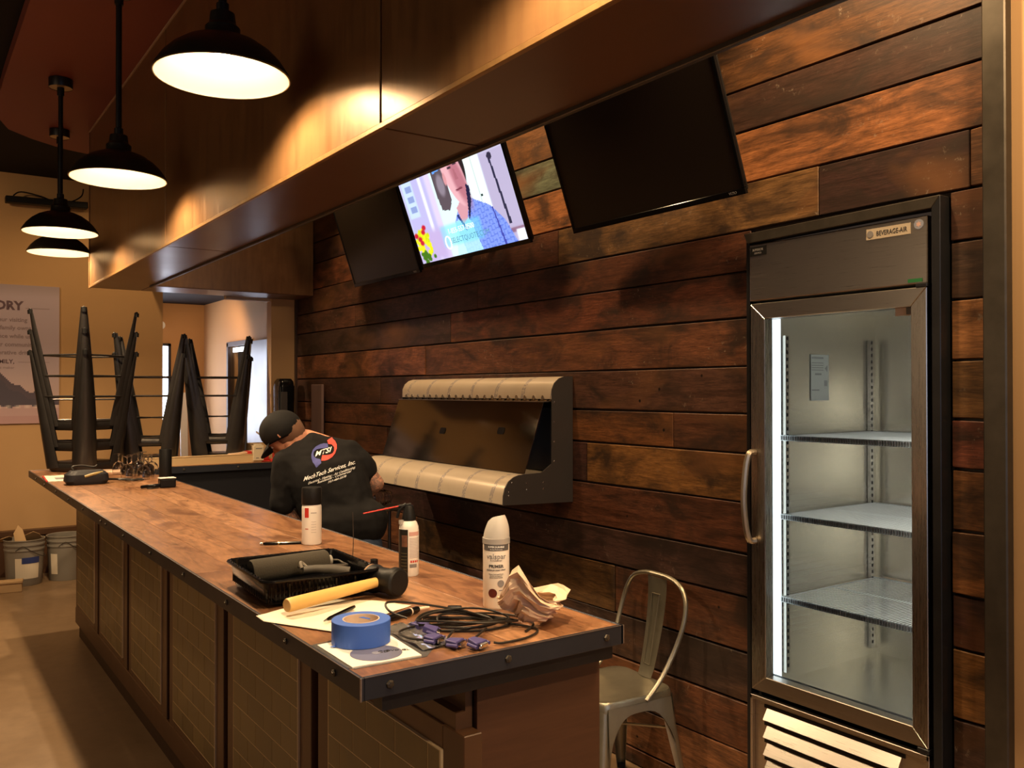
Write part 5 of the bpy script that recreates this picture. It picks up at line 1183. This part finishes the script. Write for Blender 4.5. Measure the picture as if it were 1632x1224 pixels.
# ------------------------------------------------------------------ THINGS ON THE RETURN COUNTER
o=obj('cardboard_carton',MB().box(-.41,.41,-.055,.055,0,.060).box(-.415,.415,-.058,.0,.060,.063),pm('pale_brown_carton',(.60,.42,.22),.7,var=.08,scale=5),bevel=.002); tag(o,'long flat pale cardboard carton lying along the return counter','box'); o.location=(1.78,6.43,T+.001); o.rotation_euler=(0,0,.03)
o=obj('kraft_envelope',MB().prism([(-.16,-.07),(.10,-.09),(.20,.0),(.14,.06),(-.12,.07)],'z',0,.012),M_KRAFT); tag(o,'tan kraft envelope with torn corner lying behind the glasses','envelope'); o.location=(1.13,6.14,T+.001); o.rotation_euler=(0.05,0,-.25)
o=obj('folded_paper',MB().prism([(-.12,-.04),(.08,-.05),(.13,.03),(-.06,.05)],'z',0,.01),M_KRAFT); tag(o,'folded tan paper lying on the end of the long carton','paper'); o.location=(2.05,6.45,T+.066); o.rotation_euler=(.0,-.10,.1)
bx=thing('battery_pack','cream boxed battery leaning in a red cradle on the return counter','battery pack',(2.165,6.42,T))
obj('cradle',MB().box(-.075,-.045,-.03,.05,0,.085).box(-.075,.09,-.03,.06,0,.012).box(.05,.09,-.01,.05,.012,.06),RD,bx,bevel=.004)
obj('pack',MB().box(-.040,.040,-.045,.0,.012,.125).box(-.03,.03,-.043,.0,.125,.135),pm('cream_case',(.66,.56,.40),.5),bx,bevel=.006,bseg=2)
obj('print_block',MB().box(-.022,.025,-.0465,-.045,.10,.106).box(-.02,.0,-.0465,-.045,.03,.036),M_TEXTG,bx)
o=obj('red_clamp',MB().box(-.05,.045,-.03,.03,0,.022).box(-.02,.03,-.03,.03,.022,.065),RD,bevel=.006); tag(o,'small red plastic clamp beside the battery cradle','clamp'); o.location=(2.305,6.40,T)
o=obj('paper_roll',MB().tube([(-.09,0,.05),(.09,.02,.075)],.048,20).tube([(-.092,0,.05),(-.085,0,.05)],.052,20),pm('greyish_paper_roll',(.40,.34,.26),.6,var=.15,scale=20),smooth=True,angle=40); tag(o,'pale rolled paper behind the cream battery','roll'); o.location=(2.16,6.56,T); o.scale=(.7,.7,.7); 
ob=thing('open_box','brown open carton with one white flap tilted up, behind the battery','box',(2.265,6.575,T))
obj('walls',MB().box(-.10,-.094,-.09,.09,0,.13).box(.094,.10,-.09,.09,0,.13).box(-.10,.10,-.09,-.084,0,.13).box(-.10,.10,.084,.09,0,.13).box(-.10,.10,-.09,.09,0,.004),M_CARD,ob)
obj('white_flap',MB().box(-.09,.08,-.014,.014,0,.006,Matrix.Translation((-.01,-.09,.165))@Matrix.Rotation(.62,4,'Y')@Matrix.Rotation(.4,4,'X')),pm('white_flap',(.72,.64,.62),.5),ob)
dsn=thing('tall_dispenser','tall black rounded dispenser with a silver edge in the counter corner','dispenser',(2.44,6.60,T))
obj('body',MB().loft([rsq(.062,.072,.03,0),rsq(.064,.074,.032,.30),rsq(.066,.076,.034,.56),rsq(.060,.070,.034,.60),rsq(.045,.055,.03,.622)]),M_GLOSS,dsn,smooth=True,angle=40)
obj('silver_edge',MB().tube([(-.064,-.060,.02),(-.066,-.062,.30),(-.066,-.062,.56),(-.055,-.056,.60)],.008,8),M_CHROME,dsn,smooth=True); obj('front_window',MB().box(-.050,.0,-.0775,-.073,.18,.52),M_GREY,dsn,bevel=.003)
lb_=obj('leaning_board',MB().box(-.010,.010,-.10,.10,0,.57),pm('weathered_board',(.16,.10,.09),.6,var=.4,scale=9,stretch=(1,1,.2)),bevel=.004); tag(lb_,'weathered brown board leaning on the wall beside the black dispenser','board'); lb_.location=(2.525,6.30,T-.0); lb_.rotation_euler=(0,0,0)
lb_.location=(2.535,6.16,1.075)
# bracket shelf carrying the leaning board end is the return counter's return along the wall
obj('side_return',L2(MB().box(2.45,2.56,6.02,6.68,T-.03,T)),M_TOP,ret).color=(.36,.15,.06,1)
wp=obj('bright_strip_panel',MB().box(-.03,.05,-.01,.01,.0,1.58),M_WHITE); tag(wp,'narrow white panel standing in for a strip of light by the far window','panel'); wp.location=(2.68,10.45,.0); wp.rotation_euler=(-.06,0,0)  # white panel added in place of a bright strip of window light
sd=obj('smoke_detector',MB().lathe([(.001,-.03),(.045,-.03),(.05,-.02),(.05,0),(.001,0)],24,Matrix.Rotation(-PI/2,4,'X')@Matrix.Rotation(PI,4,'Y')),M_WHITE); tag(sd,'small round white alarm on the far room wall','alarm'); sd.location=(2.46,10.64,2.36)
# ------------------------------------------------------------------ BEHIND THE BAR
rk=thing('metal_rack','thin black metal rack standing behind the bar below the tap tower','rack',(2.165,4.42,0))
for (x,y) in ((-.13,-.10),(.13,-.10),(-.13,.10),(.13,.10)): obj('post',MB().tube([(x,y,0),(x,y,.965)],.010,8),M_RAW,rk)
for z in (.945,.60,.25): obj('rail_frame',MB().tube([(-.13,-.10,z),(.13,-.10,z),(.13,.10,z),(-.13,.10,z)],.008,6,closed=True),M_RAW,rk)
obj('glass_panel',MB().box(-.125,.125,-.095,.095,.954,.960),M_SS,rk)
jr=thing('glass_jar','ribbed clear glass jar lying on the black metal rack','jar',(2.18,4.41,1.005),.3)
obj('body',MB().lathe([(.001,-.075),(.035,-.075),(.041,-.068),(.041,.045),(.034,.06),(.030,.062),(.030,.078),(.028,.078),(.028,.060),(.038,.044),(.038,-.066),(.001,-.070)],28,Matrix.Rotation(PI/2,4,'Y')),M_GLASS,jr,smooth=True,angle=40)
rbs=MB()
for k in range(5): rbs.lathe([(.040,-.05+k*.02-.004),(.0435,-.05+k*.02),(.040,-.05+k*.02+.004)],24,Matrix.Rotation(PI/2,4,'Y'))
obj('ribs',rbs,M_GLASS,jr,smooth=True)['kind']='stuff'
